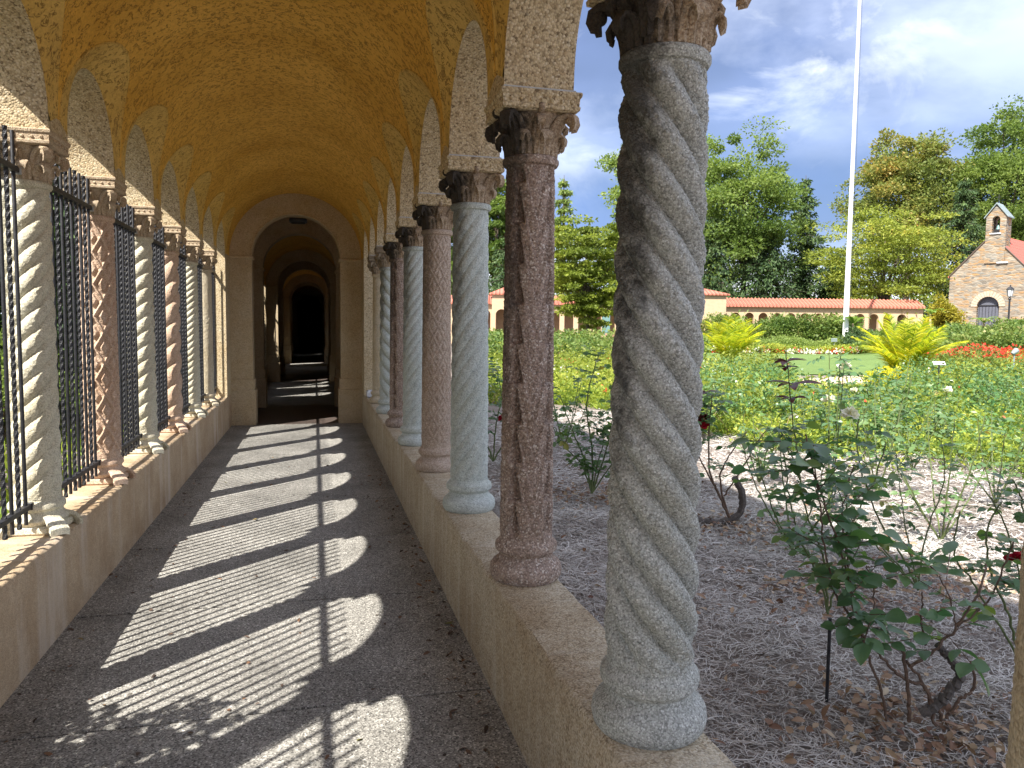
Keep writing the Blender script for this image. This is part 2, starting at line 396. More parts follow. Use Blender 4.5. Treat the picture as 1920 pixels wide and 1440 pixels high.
def barrel(name, y_bays, sides=(1, 1), mat=None, parent=None, xc=XC, rv=RV, zs=ZS, y_lo=None, y_hi=None, halfw=.585, nph=44):
    """barrel vault; y_bays = list of bay centres with lunettes (on the sides flagged)"""
    nt_ = 30; cols = []
    def zg(dy): 
        q = 1-(dy/halfw)**2; return .55*math.sqrt(max(q, 0))
    ys = []
    if y_lo is not None: ys.append((y_lo, 0))
    for yc in y_bays:
        for i in range(nt_+1):
            dy = -halfw*math.cos(PI*i/nt_); ys.append((yc+dy, zg(dy)))
    if y_hi is not None: ys.append((y_hi, 0))
    V = []
    for (y, zz) in ys:
        ph0 = math.asin(zz/rv) if sides[0] else 0; ph1 = PI-(math.asin(zz/rv) if sides[1] else 0)
        for j in range(nph):
            ph = ph0+(ph1-ph0)*j/(nph-1)
            V.append((xc-rv*math.cos(ph), y, zs+rv*math.sin(ph)))
    F = grid(V, nph, len(ys))
    o = mesh(name, V, F, mat, parent, True)
    # lunettes: ruled from the wall arch to the groin
    for sd in (0, 1):
        if not sides[sd]: continue
        V = []; F = []; off = 0; V2 = []; F2 = []
        mb = MB()
        for yc in y_bays:
            nr = 5; rows = []
            for i in range(nt_+1):
                a = PI*i/nt_; c, s = -math.cos(a), math.sin(a)
                zgv = .55*s; gx = rv*math.sqrt(max(0, 1-(zgv/rv)**2))
                gp = np.array([xc-gx if sd == 0 else xc+gx, yc+halfw*c, zs+zgv])
                wp = np.array([xc-rv if sd == 0 else xc+rv, yc+.468*c, 2.43+.456*s])
                rows.append((wp, gp))
            for j in range(nr):
                tt = j/(nr-1)
                for wp, gp in rows:
                    p = wp*(1-tt)+gp*tt; p[2] += .022*math.sin(PI*tt)*math.sin(PI*rows.index((wp, gp))/nt_) if False else 0
                    V.append(p)
            Fg = grid(None, nt_+1, nr)+off; F.append(Fg); off += nr*(nt_+1)
            # raised plaster arris along the groin
            mb.tube([gp+np.array([(-.004 if sd == 0 else .004), 0, .003]) for wp, gp in rows], .011, 6)
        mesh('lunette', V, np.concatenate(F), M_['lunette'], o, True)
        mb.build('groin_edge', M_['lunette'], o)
    return o
barrel('vault', [cy(k)+P/2 for k in range(-4, 8)], (1, 1), M_['vault'], walk, y_lo=cy(-4)-.05, y_hi=YEND)
# roof over the walk: blocks the sun, throws the shade on the garden bed
mb = MB()
yb0, yb1 = cy(-4)-.3, 57
mb.add([(-1.85, yb0, 3.735), (1.42, yb0, 3.735), (-1.85, yb1, 3.735), (1.42, yb1, 3.735), (-.215, yb0, 4.55), (-.215, yb1, 4.55),
        (-1.85, yb0, 3.80), (1.42, yb0, 3.80), (-1.85, yb1, 3.80), (1.42, yb1, 3.80)],
       [(0, 2, 3, 1), (0, 6, 8, 2), (1, 3, 9, 7), (6, 4, 5, 8), (4, 7, 9, 5), (0, 1, 7, 4, 6), (2, 8, 5, 9, 3)])
mb.build('roof', M_['tile'], walk, False)

# parapets
def parapet(name, x0, x1, y0, y1, mat, label, hp=HP):
    n = int((y1-y0)/.06); ys = np.linspace(y0, y1, n); rs = np.random.default_rng(5)
    e = .012
    prof = [(x0, 0), (x0, hp*.33), (x0, hp*.66), (x0, hp-e), (x0+e*(1 if x1 > x0 else -1), hp), ((x0+x1)/2, hp), (x1-e*(1 if x1 > x0 else -1), hp), (x1, hp-e), (x1, -.1)]
    V = np.array([[(px, y, pz) for px, pz in prof] for y in ys])
    V[:, 3:8, 0] += rs.normal(0, .0016, (n, 5)); V[:, 3:5, 2] += rs.normal(0, .0018, (n, 2))
    F = grid(None, len(prof), n)
    return mesh(name, V.reshape(-1, 3), F, mat, None, True, sharp=50)
pr = parapet('parapet_wall', XR, XR+TH, cy(-4)-.3, YEND, M_['parapet'], '')
tag(pr, 'low tan pebbledash wall carrying the row of carved columns beside the rose garden', 'low wall')
pl = parapet('parapet_wall', XL, XL-TH-.05, cy(-4)-.3, YEND, M_['parapet_left'], '')
tag(pl, 'low rough tan wall carrying the columns with black iron grilles on the left', 'low wall')
tag(mesh('mended_stone', *(lambda b: (np.array(b.v), b.f))(MB().box((XR+.02, 11.02, HP), (XR+.13, 11.25, HP+.10), .02)), M_['white_stone'], None, True, sharp=30),
    'small whitish stone block left on the low wall beside the far pier', 'stone block')

# ---- columns
def shaft_mesh(r0, r1, h, kind, nth=128, nz=330, rough=.0008, seed=0):
    rs = np.random.default_rng(seed)
    th = np.linspace(0, 2*PI, nth, endpoint=False)[None, :]; z = np.linspace(0, h, nz)[:, None]
    r = r0+(r1-r0)*z/h + 0*th
    fade = ss(0, .07, z)*ss(0, .05, h-z)
    if kind[0] == 'rope':          # deep rounded strands
        _, N, pitch, sgn, amp = kind
        ph = (N*th/2 + sgn*PI*z/(pitch/N))
        d = amp*(np.abs(np.sin(ph))**.72-.72)
    elif kind[0] == 'flute':       # slanting ridges, sharper on one side
        _, N, pitch, sgn, amp = kind
        t = (N*th/(2*PI)+sgn*z/(pitch/N)) % 1.0
        d = amp*(np.sin(PI*t**.7)**.8-.6)
    elif kind[0] == 'chevron':
        _, N, p, s, amp = kind
        a = np.abs(((th*N/(2*PI)+.0) % 1.0)-.5)*2          # 0 on the notch line, 1 on the ridge line
        v = (z/p) % 1.0; hw_ = .46*(1-v)+.02
        notch = np.clip(1-a/hw_, 0, 1)**.7*ss(0, .10, v)
        t = ((z+s*a)/p) % 1.0
        d = -amp*1.9*notch-amp*.26*(1-t)**1.3*ss(0, .08, t)+amp*.10
    elif kind[0] == 'lozenge':
        _, N, kz, amp = kind
        a = np.sin(N*th/2+kz*z); b = np.sin(N*th/2-kz*z)
        w = np.minimum(np.abs(a), np.abs(b)); d = amp*(.75*(1-ss(.16, .26, w))+.85*ss(.74, .86, w)-.45)
    else: d = 0*th+0*z
    r = r+d*fade
    nn = rs.normal(0, 1, (nz, nth)); nn = (nn+np.roll(nn, 1, 0)+np.roll(nn, 1, 1)+np.roll(nn, -1, 0)+np.roll(nn, -1, 1))/2.2
    r = r+rough*nn
    V = np.stack([r*np.cos(th), r*np.sin(th), z+0*th], -1).reshape(-1, 3)
    return V, grid(None, nth, nz, True)

def leaf_strip(mb, ang, path, widths, th=.012, nx=7, rib=.006, twist=0):
    """carved leaf: path of (r,z) going up and curling out; widths tangential"""
    ca, sa = math.cos(ang), math.sin(ang); n = len(path)
    path = np.array(path); tang = np.gradient(path, axis=0); nrm = np.stack([tang[:, 1], -tang[:, 0]], -1); nrm /= np.linalg.norm(nrm, axis=1)[:, None]+1e-9
    V = []
    for side in (1, -1):
        for i in range(n):
            for j in range(nx):
                u = (j/(nx-1)-.5)*2; w = widths[i]*u
                lobes = 1-.0*abs(u)
                bulge = (1-u*u)*th*1.2 + rib*math.cos(u*PI*2.5)
                off = (bulge if side == 1 else -th)
                r = path[i, 0]+nrm[i, 0]*off; z = path[i, 1]+nrm[i, 1]*off
                z += -.012*abs(u)**2*(i/n)
                x = r; y = w
                V.append((x*ca-y*sa, x*sa+y*ca, z))
    F = []
    m = n*nx
    for i in range(n-1):
        for j in range(nx-1):
            a = i*nx+j; F.append((a, a+nx, a+nx+1, a+1)); F.append((m+a, m+a+1, m+a+nx+1, m+a+nx))
    for i in range(n-1):
        for j in (0, nx-1):
            a = i*nx+j; F.append((a, m+a, m+a+nx, a+nx) if j == 0 else (a, a+nx, m+a+nx, m+a))
    for j in range(nx-1):
        a = j; F.append((a, a+1, m+a+1, m+a)); a = (n-1)*nx+j; F.append((a, m+a, m+a+1, a+1))
    mb.add(V, F)
def ball(mb, c, r, n=10, sq=(1, 1, 1)):
    V = []; F = []
    for j in range(n+1):
        a = PI*j/n
        for i in range(n): b = 2*PI*i/n; V.append((c[0]+sq[0]*r*math.sin(a)*math.cos(b), c[1]+sq[1]*r*math.sin(a)*math.sin(b), c[2]+sq[2]*r*math.cos(a)))
    F = [tuple(q) for q in grid(None, n, n+1, True)]
    mb.add(V, F)

SH0 = .170; SHAFT_TOP = 1.700; CAP_TOP = 1.857; ABA_TOP = ZA-HP   # heights above the parapet
def capital_bm(detail=1, seed=0):
    rs = random.Random(seed); mb = MB(); z0 = SHAFT_TOP
    hc = CAP_TOP-z0
    mb.lathe([(.092, z0), (.093, z0+.02), (.095, z0+.05), (.100, z0+.09), (.112, z0+.125), (.132, z0+hc-.004), (.132, z0+hc)], 32)
    if detail:
        for i in range(8):      # lower tier
            a = 2*PI*i/8+.2; h = .078+rs.uniform(-.004, .004)
            pth = [(.097, z0+.003), (.099, z0+.03), (.104, z0+.055), (.116, z0+h), (.131, z0+h+.004), (.139, z0+h-.006), (.137, z0+h-.02), (.129, z0+h-.024)]
            leaf_strip(mb, a, pth, [.034, .036, .037, .034, .028, .022, .016, .010], .007)
        for i in range(4):      # tall leaves carrying the corners
            a = PI/4+PI/2*i
            pth = [(.100, z0+.02), (.104, z0+.07), (.115, z0+.11), (.138, z0+.14), (.170, z0+.150), (.192, z0+.142), (.197, z0+.122), (.188, z0+.104), (.174, z0+.104)]
            leaf_strip(mb, a, pth, [.030, .034, .034, .030, .026, .024, .021, .017, .010], .010)
            ball(mb, (.178*math.cos(a), .178*math.sin(a), z0+.128), .022, 8)
            a2 = PI/2*i
            pth = [(.100, z0+.03), (.106, z0+.09), (.118, z0+.125), (.136, z0+.142), (.146, z0+.132), (.143, z0+.118), (.134, z0+.116)]
            leaf_strip(mb, a2, pth, [.026, .026, .024, .020, .018, .014, .008], .008)
            ball(mb, (.142*math.cos(a2), .142*math.sin(a2), z0+hc+.012), .022, 8, (.8, .8, .9))
    return mb
def abacus_bm():
    mb = MB(); z = CAP_TOP; t = ABA_TOP-z
    prof = [(.140, 0), (.152, .006), (.154, .018), (.150, .022), (.152, .048), (.158, .056), (.160, t-.006), (.157, t)]
    V = []; F = []
    for r, dz in prof: V += [(-r, -r, z+dz), (r, -r, z+dz), (r, r, z+dz), (-r, r, z+dz)]
    for j in range(len(prof)-1):
        for i in range(4): k = (i+1) % 4; F.append((j*4+i, j*4+k, j*4+4+k, j*4+4+i))
    F += [(3, 2, 1, 0), tuple(len(prof)*4-4+i for i in range(4))]
    mb.add(V, F)
    for sx in (-1, 1):        # bead row under the upper moulding
        for i in range(7):
            q = -.12+.04*i; ball(mb, (sx*.151, q, z+.035), .0085, 6); ball(mb, (q, sx*.151, z+.035), .0085, 6)
    return mb
def base_bm(spur=False):
    prof = [(.136, 0), (.145, .012), (.150, .034), (.147, .056), (.137, .072), (.130, .075), (.124, .080), (.113, .092), (.110, .104), (.118, .114), (.127, .122), (.129, .136), (.126, .150), (.117, .158), (.110, .166), (.108, SH0+.004)]
    mb = MB()
    if spur:
        prof = [(.108, .03), (.118, .04), (.134, .052), (.139, .066), (.134, .080), (.124, .088), (.116, .098), (.114, .108), (.118, .114), (.126, .122), (.126, .140), (.118, .152), (.108, .160), (.106, SH0+.004)]
        for i in range(4):
            a = PI/4+i*PI/2; leaf_strip(mb, a, [(.09, .066), (.13, .064), (.165, .050), (.185, .028), (.186, .003)], [.03, .036, .042, .046, .046], .016, 7, .004)
        mb.box((-.132, -.132, 0), (.132, .132, .042), .010)
    mb.lathe(prof, 48)
    return mb
def collar_bm():
    z = SHAFT_TOP; return MB().lathe([(.094, z-.034), (.107, z-.030), (.113, z-.020), (.113, z-.008), (.106, z+.001), (.092, z+.004)], 40)
def column(x, y, kind, mat, capmat, label, r0=.104, r1=.095, spur=False, seed=0, nth=112, nz=300, lo=False, basemat=None, group=None, rough=.0008):
    e = empty('column', (x, y, HP), label, 'column', group or 'carved columns along the cloister walk')
    V, F = shaft_mesh(r0, r1, SHAFT_TOP-SH0-.02, kind, nth, nz, rough, seed)
    V[:, 2] += SH0
    sh = mesh('shaft', V, F, mat, e)
    c = collar_bm(); c.build('collar', mat, sh)
    capital_bm(1, seed).build('capital', capmat, e, True, 50)
    abacus_bm().build('abacus', M_['capital_light'] if capmat is M_['capital_light'] else M_['wall'], e, False)
    base_bm(spur).build('base', basemat or mat, e)
    if not spur: MB().box((-.150, -.151, ABA_TOP-.001), (.136, .151, ABA_TOP+.008), .002).build('mortar_joint', M_['mortar'], e, False)
    return e
XRC, XLC = XR+.147, XL-.150
CH = ('chevron', 4, .158, .30, .030)
col_right = [
 (-1, ('plain',), 'cream', 'capital', 'plain tan column cut off by the right edge of the photo', dict(r0=.127, r1=.112)),
 (0, ('rope', 6, .70, 1, .036), 'green_grey', 'capital', 'nearest column, thick grey green shaft twisted like rope with black stains', dict(nth=192, nz=460, rough=.0014, r0=.110, r1=.0985)),
 (1, CH, 'red_brown', 'capital', 'nearer dark reddish brown column with chevron cuts, second from the camera', dict(nth=144, nz=420, rough=.0012, r0=.107)),
 (2, ('rope', 8, .82, -1, .0135), 'blue_grey', 'capital', 'nearer pale blue grey column with fine spiral ridges, between two reddish columns', dict(nth=192, nz=420)),
 (3, ('lozenge', 8, 22, .0075), 'pink_brown', 'capital', 'pinkish brown column carved with lozenges between two pale spiral columns', dict(nth=144, nz=360)),
 (4, ('rope', 8, .80, -1, .0140), 'blue_grey', 'capital', 'farther pale blue grey column with spiral ridges, behind the lozenge carved column', dict(nth=144)),
 (5, CH, 'red_brown', 'capital', 'farther small reddish brown chevron column near the end of the right row', dict()),
 (6, ('rope', 4, .60, 1, .026), 'blue_grey', 'capital_light', 'pale blue rope twisted column, last but one of the right row', dict()),
 (7, ('plain',), 'cream', 'capital_light', 'plain smooth tan column at the far end of the right row beside the pier', dict())]
for k, kd, mt, cp, lb, kw in col_right: column(XRC, cy(k), kd, M_[mt], M_[cp], lb, seed=k+20, **kw)
col_left = [
 (-1, ('plain',), 'cream', 'plain tan column at the near end of the left row, outside the picture'),
 (0, ('plain',), 'cream', 'plain cream column of the left row nearest the viewer, outside the picture'),
 (1, ('rope', 6, .56, -1, .022), 'grey_cream', 'cream column between the first iron grilles, outside the picture'),
 (2, ('rope', 6, .62, -1, .018), 'grey_cream', 'nearest visible left column, cream grey shaft with deep spiral ridges between iron grilles'),
 (3, ('lozenge', 6, 15.7, .020), 'pink', 'pink left column studded with bosses in lozenges between two cream spiral columns'),
 (4, ('rope', 5, .56, -1, .018), 'grey_cream', 'cream left column with spiral ridges just behind the pink studded column'),
 (5, ('rope', 3, .58, -1, .028), 'pink', 'pinkish left column with coarse wide spiral ridges, fourth in the left row'),
 (6, ('rope', 8, .56, -1, .014), 'grey_cream', 'grey cream left column with shallow ridges, last but one of the left row'),
 (7, ('plain',), 'cream', 'plain smooth left column beside the far pilaster')]
for k, kd, mt, lb in col_left:
    column(XLC, cy(k), kd, M_[mt], M_['capital_light'], lb, spur=True, seed=k+50, nth=144 if k < 5 else 96, nz=360 if k < 5 else 200, r0=.108, r1=.098)

# ---- iron grilles
def twisted_bar(h, s=.0085, pitch=.16, n=190):
    z = np.linspace(0, h, n); a = 2*PI*z/pitch; V = []
    for k in range(8): V.append(np.stack([s*(1.30 if k % 2 == 0 else .98)*np.cos(a+k*PI/4), s*(1.30 if k % 2 == 0 else .98)*np.sin(a+k*PI/4), z], -1))
    V = np.stack(V, 1).reshape(-1, 3); F = [tuple(q) for q in grid(None, 8, n, True)]+[tuple(range(7, -1, -1)), tuple(range(8*n-8, 8*n))]
    return V, F
BH = 1.85
Vt, Ft = twisted_bar(BH)
mt_tw = mesh('bar', Vt, Ft, M_['iron'], None, False); me_tw = mt_tw.data; bpy.data.objects.remove(mt_tw)
pb = MB().lathe([(.008, 0), (.0092, .004), (.0092, BH-.004), (.008, BH)], 10); o_ = pb.build('bar', M_['iron']); me_pl = o_.data; bpy.data.objects.remove(o_)
def grille(y0, y1, label, xc, nb=12, parent_group='black iron grilles between the left columns'):
    g = empty('iron_grille', (xc, (y0+y1)/2, HP), label, 'grille', parent_group)
    L = (y1-y0)
    for z, hh in ((.132, .012), (1.725, .014)):
        mb = MB(); mb.box((-.017, -L/2+.085, z), (.017, L/2-.085, z+2*hh), .003)
        ob = mb.build('rail', M_['iron'], g, False)
        for s in (-1, 1):
            c = MB(); c.box((-.021, s*(L/2-.115)-.012, z-.006), (.021, s*(L/2-.115)+.012, z+2*hh+.006), .003)
            c.build('rail_socket', M_['mortar'] if z > 1 else M_['iron'], ob, False)
    ys = [-L/2+.108+(L-.262)*i/(nb-1) for i in range(nb)]
    for i, yy in enumerate(ys):
        b = bpy.data.objects.new('bar', me_tw if i % 2 == 0 else me_pl); COL.objects.link(b); b.parent = g; b.location = (0, yy, .062)
    return g
gl = {-1: 'first iron grille of the left row, outside the picture', 0: 'iron grille beside the viewer, outside the picture', 1: 'iron grille cut by the left edge of the photo, left of the nearest spiral column',
      2: 'iron grille between the nearest spiral column and the pink studded column', 3: 'iron grille between the pink studded column and the cream spiral column behind it',
      4: 'iron grille between the second cream spiral column and the coarse pinkish one', 5: 'iron grille right behind the coarse pinkish spiral column',
      6: 'narrow looking iron grille, last but one of the left row', 7: 'farthest iron grille of the left row beside the pilaster'}
for k in range(-1, 8):
    grille(cy(k), cy(k+1), gl[k], XLC)

# ---- floor
mb = MB(); seams = [cy(1)+P*i for i in range(-6, 8)]; sb = seams+[YEND+.02]; rs = random.Random(3)
for a, b in zip(sb[:-1], sb[1:]):
    if b-a < .3: continue
    dz = rs.uniform(-.0006, .0006); mb.box((XL-.02, a+.006, -.08), (XR+.02, min(b, YEND)-.006, 0+dz), .003)
fl = mb.build('walkway_floor', M_['floor'], None, False); tag(fl, kind='structure')
fj = MB().box((XL-.02, cy(-4), -.09), (XR+.02, YEND, -.035)).build('floor_joint_bed', M_['joint'], None, False); tag(fj, kind='structure')

# ---- portals
def portal(name, y0, dep, zw=ZT, xw=(-1.62, 1.12), rin=.635, plinth=.52, label='', mat=None, group=None, mould=True):
    e = empty(name, (XC-.003, y0, 0), label, 'archway', group)
    V = []; F = []; n = 40
    # ring plus rectangular wall above
    x0, x1 = xw[0]-XC, xw[1]-XC
    prof = [(-rin, 0)]+[(-rin*math.cos(PI*i/n), 2.48+rin*math.sin(PI*i/n)) for i in range(n+1)]+[(rin, 0)]
    outer = []
    for (x, z) in prof:
        if z <= 2.48001: outer.append((x0 if x < 0 else x1, z))
        else: 
            t = x/rin; outer.append((x0+(x1-x0)*(t+1)/2, zw))
    # make the corners square
    for (x, z), (ox, oz) in zip(prof, outer): V += [(x, 0, z), (ox, 0, oz), (x, dep, z), (ox, dep, oz)]
    for i in range(len(prof)-1):
        a = i*4; b = a+4
        F += [(a, b, b+1, a+1), (a+2, a+3, b+3, b+2), (a, a+2, b+2, b)]
    o = mesh('arch_wall', V, F, mat or M_['portal'], e, True, sharp=40)
    if mould:
        for s in (-1, 1):
            xa, xb = (rin-.022, .985) if s > 0 else (-.985, -(rin-.022))
            MB().box((xa, -.022, 2.445), (xb, dep+.02, 2.485), .006).build('impost', mat or M_['portal'], e, False)
            xa, xb = (rin-.035, .975) if s > 0 else (-.975, -(rin-.035)); mb = MB()
            mb.box((xa, -.04, -.05), (xb, dep+.03, plinth), .01)
            xa, xb = (rin-.018, .965) if s > 0 else (-.965, -(rin-.018))
            mb.box((xa, -.022, plinth-.01), (xb, dep+.018, plinth+.16), .008)
            mb.build('plinth', mat or M_['portal'], e, False)
        # archivolt edge
        mb = MB(); mb.tube([( -(rin+.006)*math.cos(PI*i/40), -.004, 2.485+(rin+.006)*math.sin(PI*i/40)) for i in range(41)], .010, 6)
        mb.build('arch_edge', mat or M_['portal'], e)
    return e
portal('portal', YEND, .30, label='tall round arched stone portal with plinths at the end of the near walk')
portal('portal', 14.45, .32, label='second round arch seen through the near portal', mat=M_['portal'], xw=(-1.62, 1.12))
# pilasters at both wall ends
for x0, x1, lb in ((XL-.02, XL+.012, 'left'), (XR-.012, XR+.02, 'right')):
    pass
vest = empty('vestibule', (0, 0, 0), 'dark square passage with red floor between the first and second arches', 'passage')
mb = MB(); mb.box((-1.62, 12.25, -.05), (-1.25, 14.45, ZT)); mb.build('wall', M_['portal'], vest, False); MB().box((.76, 12.25, -.05), (1.12, 14.45, ZT)).build('wall', M_['portal'], vest, False)
barrel('vault', [], (0, 0), M_['vault'], vest, xc=-.245, rv=1.01, zs=2.46, y_lo=12.25, y_hi=14.45)
rf = MB().box((XL-.3, YEND, -.08), (XR+.3, 14.80, -.004)).build('red_tile_floor', M_['redfloor'], None, False); tag(rf, kind='structure')
lamp = empty('ceiling_lamp', (XC+.02, 12.28, 3.10), 'small dark ceiling lamp at the crown of the first portal', 'ceiling lamp')
MB().box((-.13, -.06, -.06), (.13, .12, 0), .015).build('lamp_box', M_['iron'], lamp, False)
MB().box((-.10, -.045, -.072), (.10, .10, -.0615), .003).build('lamp_glass', M_['dark'], lamp, False)

# ---- the walk beyond
far = empty('far_walk', (0, 0, 0), 'dark vaulted walk continuing into the distance beyond the second arch', 'building')
def far_section(y0, y1, nb, first):
    pw = .34; ys = [y0+pw+ (y1-y0-2*pw)*i/max(nb, 1) for i in range(max(nb, 1)+1)]
    # left wall with arched openings, right wall solid with pilasters
    pts = [(y0, HP), (ys[0], HP)]
    for i in range(nb):
        a, b = ys[i], ys[i+1]; h = (b-a)/2-.15; yc = (a+b)/2
        if i > 0: pts.append((a+.14, ZA if nb >= 5 else HP))
        h = min(h, .47)
        pts.append((yc-h-.001, HP if (i == 0 or nb < 5) else ZA))
        for j in range(17):
            q = PI*(1-j/16); pts.append((yc+h*math.cos(q), 2.43+.45*math.sin(q)))
        if nb < 5: pts.append((yc+h+.001, HP)); pts.append((b-.14, HP)) if i < nb-1 else None
        if i < nb-1 and nb >= 5: pts.append((b-.14, ZA))
    if nb == 0: pts = [(y0, HP), (y1, HP)]
    else: pts += [(ys[-1], HP), (y1, HP)]
    V = []; F = []
    for y, z in pts: V += [(XL, y, z), (XL-TH, y, z), (XL, y, ZT), (XL-TH, y, ZT)]
    for i in range(len(pts)-1):
        a = i*4; b = a+4
        F += [(a, b, b+2, a+2), (a+1, a+3, b+3, b+1), (a, a+1, b+1, b)]
    mesh('arch_wall', V, F, M_['wall'], far, False)
    MB().box((XL-TH-.03, y0, -.05), (XL, y1, HP)).build('low_wall', M_['parapet_left'], far, False)
    mb = MB(); mb.box((XR, y0, -.05), (XR+TH, y1, ZT))
    mb.build('side_wall', M_['portal'], far, False)
    for y in ys: MB().box((XR-.10, y-.14, 0), (XR-.002, y+.14, 2.44), .01).build('pilaster', M_['portal'], far, False)
    pass
    barrel('vault', [], (0, 0), M_['vault'], far, y_lo=y0, y_hi=y1)
    MB().box((XL-.02, y0, -.08), (XR+.02, y1, -.002)).build('floor', M_['floor'], far, False)
    return ys
secs = [(14.77, 21.0, 5), (24.0, 31.0, 3), (34, 44, 1), (47, 56, 0)]  # left openings cut back, then closed further on, to darken the walk
ycols = []
for i, (a, b, nb) in enumerate(secs):
    ys = far_section(a, b, nb, i == 0); ycols.append(ys)
for (a, b) in ((21.0, 24.0), (31.0, 34.0), (44.0, 47.0)):
    mb = MB(); mb.box((XL-.3, a, -.05), (XL, b, ZT)); mb.box((XR, a, -.05), (XR+.3, b, ZT)); mb.build('side_wall', M_['portal'], far, False)
    MB().box((XL-.02, a, -.08), (XR+.02, b, -.002)).build('floor', M_['redfloor'], far, False)
    barrel('vault', [], (0, 0), M_['vault'], far, y_lo=a, y_hi=b)
MB().box((XL-.3, 56, -.05), (XR+.3, 56.3, ZT)).build('end_wall', M_['dark'], far, False)  # painted near black: the darkness at the far end put into its colour
lbs = ['third round arch far down the dark walk', 'fourth round arch deep in the dark walk', 'fifth arch deep in the dark walk', 'sixth arch deep in the dark walk', 'seventh arch near the black end of the walk', 'eighth arch near the black end of the walk']
for y, lb in zip((20.75, 24.0, 30.75, 34.0, 43.75, 47.0), lbs):
    portal('portal', y, .25, rin=.66, label=lb, group='arches deep in the dark walk')
far_lb = ['first dim cream column beyond the second arch, behind the portal on the left', 'second dim cream column beyond the second arch', 'third dim cream column beyond the second arch', 'fourth dim cream column beyond the second arch, by the far pier']
protoF = column(XLC, ycols[0][1], ('flute', 9, .6, -1, .012), M_['grey_cream'], M_['capital_light'], far_lb[0], spur=True, nth=72, nz=120, seed=99)
for k in range(2, 5):
    c = copy_tree(protoF); c.location = (XLC, ycols[0][k], HP); c['label'] = far_lb[k-1]
for si in ():
    for k in range(1, len(ycols[si])-1):
        c = copy_tree(protoF); c.location = (XLC, ycols[si][k], HP); c['label'] = 'dim column in the dark walk beyond the %s arch' % ('fourth', 'sixth', 'eighth')[si-1]
        c['group'] = 'dim columns beyond the %s arch' % ('fourth', 'sixth', 'eighth')[si-1]
fgl = ['first', 'second', 'third', 'fourth', 'fifth']
for k in range(5):
    a, b = ycols[0][k], ycols[0][k+1]
    grille(a, b, '%s dim iron grille counting from the second arch of the walk' % fgl[k], XLC, 10, 'iron grilles beyond the second arch')

# ------------------------------------------------------------------ leaves
def unit(v): return v/(np.linalg.norm(v, axis=-1, keepdims=True)+1e-9)
def leaves(name, pos, d, L, W, mat, parent=None, shape='rhomb', nrm=None, rnd=None, seed=1, droop=.25):
    """pos (n,3) leaf base, d (n,3) direction, L/W length & width"""
    rs = np.random.default_rng(seed); pos = np.asarray(pos, float); n = len(pos)
    d = unit(np.asarray(d, float)); L = np.broadcast_to(L, (n,)); W = np.broadcast_to(W, (n,))
    if nrm is None: nrm = rs.normal(0, 1, (n, 3))+np.array([0, 0, .8])
    s = unit(np.cross(d, nrm)); nn = unit(np.cross(s, d))
    L_ = L[:, None]; W_ = W[:, None]
    if rnd is None: rnd = rs.random(n)
    if shape == 'rhomb':
        V = np.stack([pos, pos+d*L_*.5+s*W_*.5, pos+d*L_, pos+d*L_*.5-s*W_*.5], 1).reshape(-1, 3)
        F = np.arange(4*n).reshape(n, 4); rr = rnd
    elif shape == 'rose':
        # ovate, folded along the midrib, tip drooping: 10 verts / 8 quads-ish
        us = [0, .18, .42, .68, .88, 1.0]; ws = [.04, .36, .5, .40, .18, .0]
        rows = []
        for u, w in zip(us, ws):
            c = pos+d*L_*u-nn*L_*droop*(u**2)*.55
            up = nn*W_*w*.28
            rows.append(np.stack([c+s*W_*w+up, c, c-s*W_*w+up], 1))
        V = np.stack(rows, 1).reshape(-1, 3)      # n,6,3,3
        base = np.arange(n)[:, None, None]*18
        F = []
        for j in range(5):
            for i in range(2): F.append(np.array([j*3+i, j*3+i+1, (j+1)*3+i+1, (j+1)*3+i]))
        F = (base+np.array(F)[None]).reshape(-1, 4); rr = np.repeat(rnd, 10)
    elif shape == 'blade':
        us = [0, .45, .8, 1]; ws = [.5, .5, .32, .04]; rows = []
        g = np.array([0, 0, -1.])
        for u, w in zip(us, ws):
            c = pos+d*L_*u+g*L_*droop*u**2
            rows.append(np.stack([c+s*W_*w, c-s*W_*w], 1))
        V = np.stack(rows, 1).reshape(-1, 3); base = np.arange(n)[:, None, None]*8
        F = (base+np.array([[j*2, j*2+1, j*2+3, j*2+2] for j in range(3)])[None]).reshape(-1, 4); rr = np.repeat(rnd, 3)
    return mesh(name, V, F, mat, parent, shape != 'rhomb', rnd=rr)
def sph(n, rs): return unit(rs.normal(0, 1, (n, 3)))

# ------------------------------------------------------------------ ground
nl, nd = 220, 170
lat = np.concatenate([np.linspace(-600, -60, 12), np.linspace(-50, 120, nl-24), np.linspace(140, 900, 12)])
dp = np.concatenate([np.linspace(-60, 0, 8), np.linspace(2, 150, nd-18), np.linspace(170, 1500, 10)])
LA, DE = np.meshgrid(lat, dp); GX = RH[0]*LA+FH[0]*DE; GY = RH[1]*LA+FH[1]*DE
GZ = ground_z(GX, GY)-.10
tag(mesh('garden_ground', np.stack([GX, GY, GZ], -1).reshape(-1, 3), grid(None, len(lat), len(dp)), M_['soil']), kind='structure')
def sheet(name, poly_fn, lat0, lat1, d0, d1, mat, dz, n=40):
    """sheet bounded laterally by functions of depth"""
    V = []
    for j in range(n):
        de = d0+(d1-d0)*j/(n-1); a, b = poly_fn(de)
        for i in range(n):
            la = a+(b-a)*i/(n-1); x, y = G(la, de); V.append((x, y, float(ground_z(x, y))-.10+dz))
    return tag(mesh(name, V, grid(None, n, n), mat), kind='structure')
T = lambda px: (px-960)/FPX
sheet('lawn', lambda d: (T(1180)*d, T(1720)*d), 0, 0, 27, 62, M_['lawn'], .035)
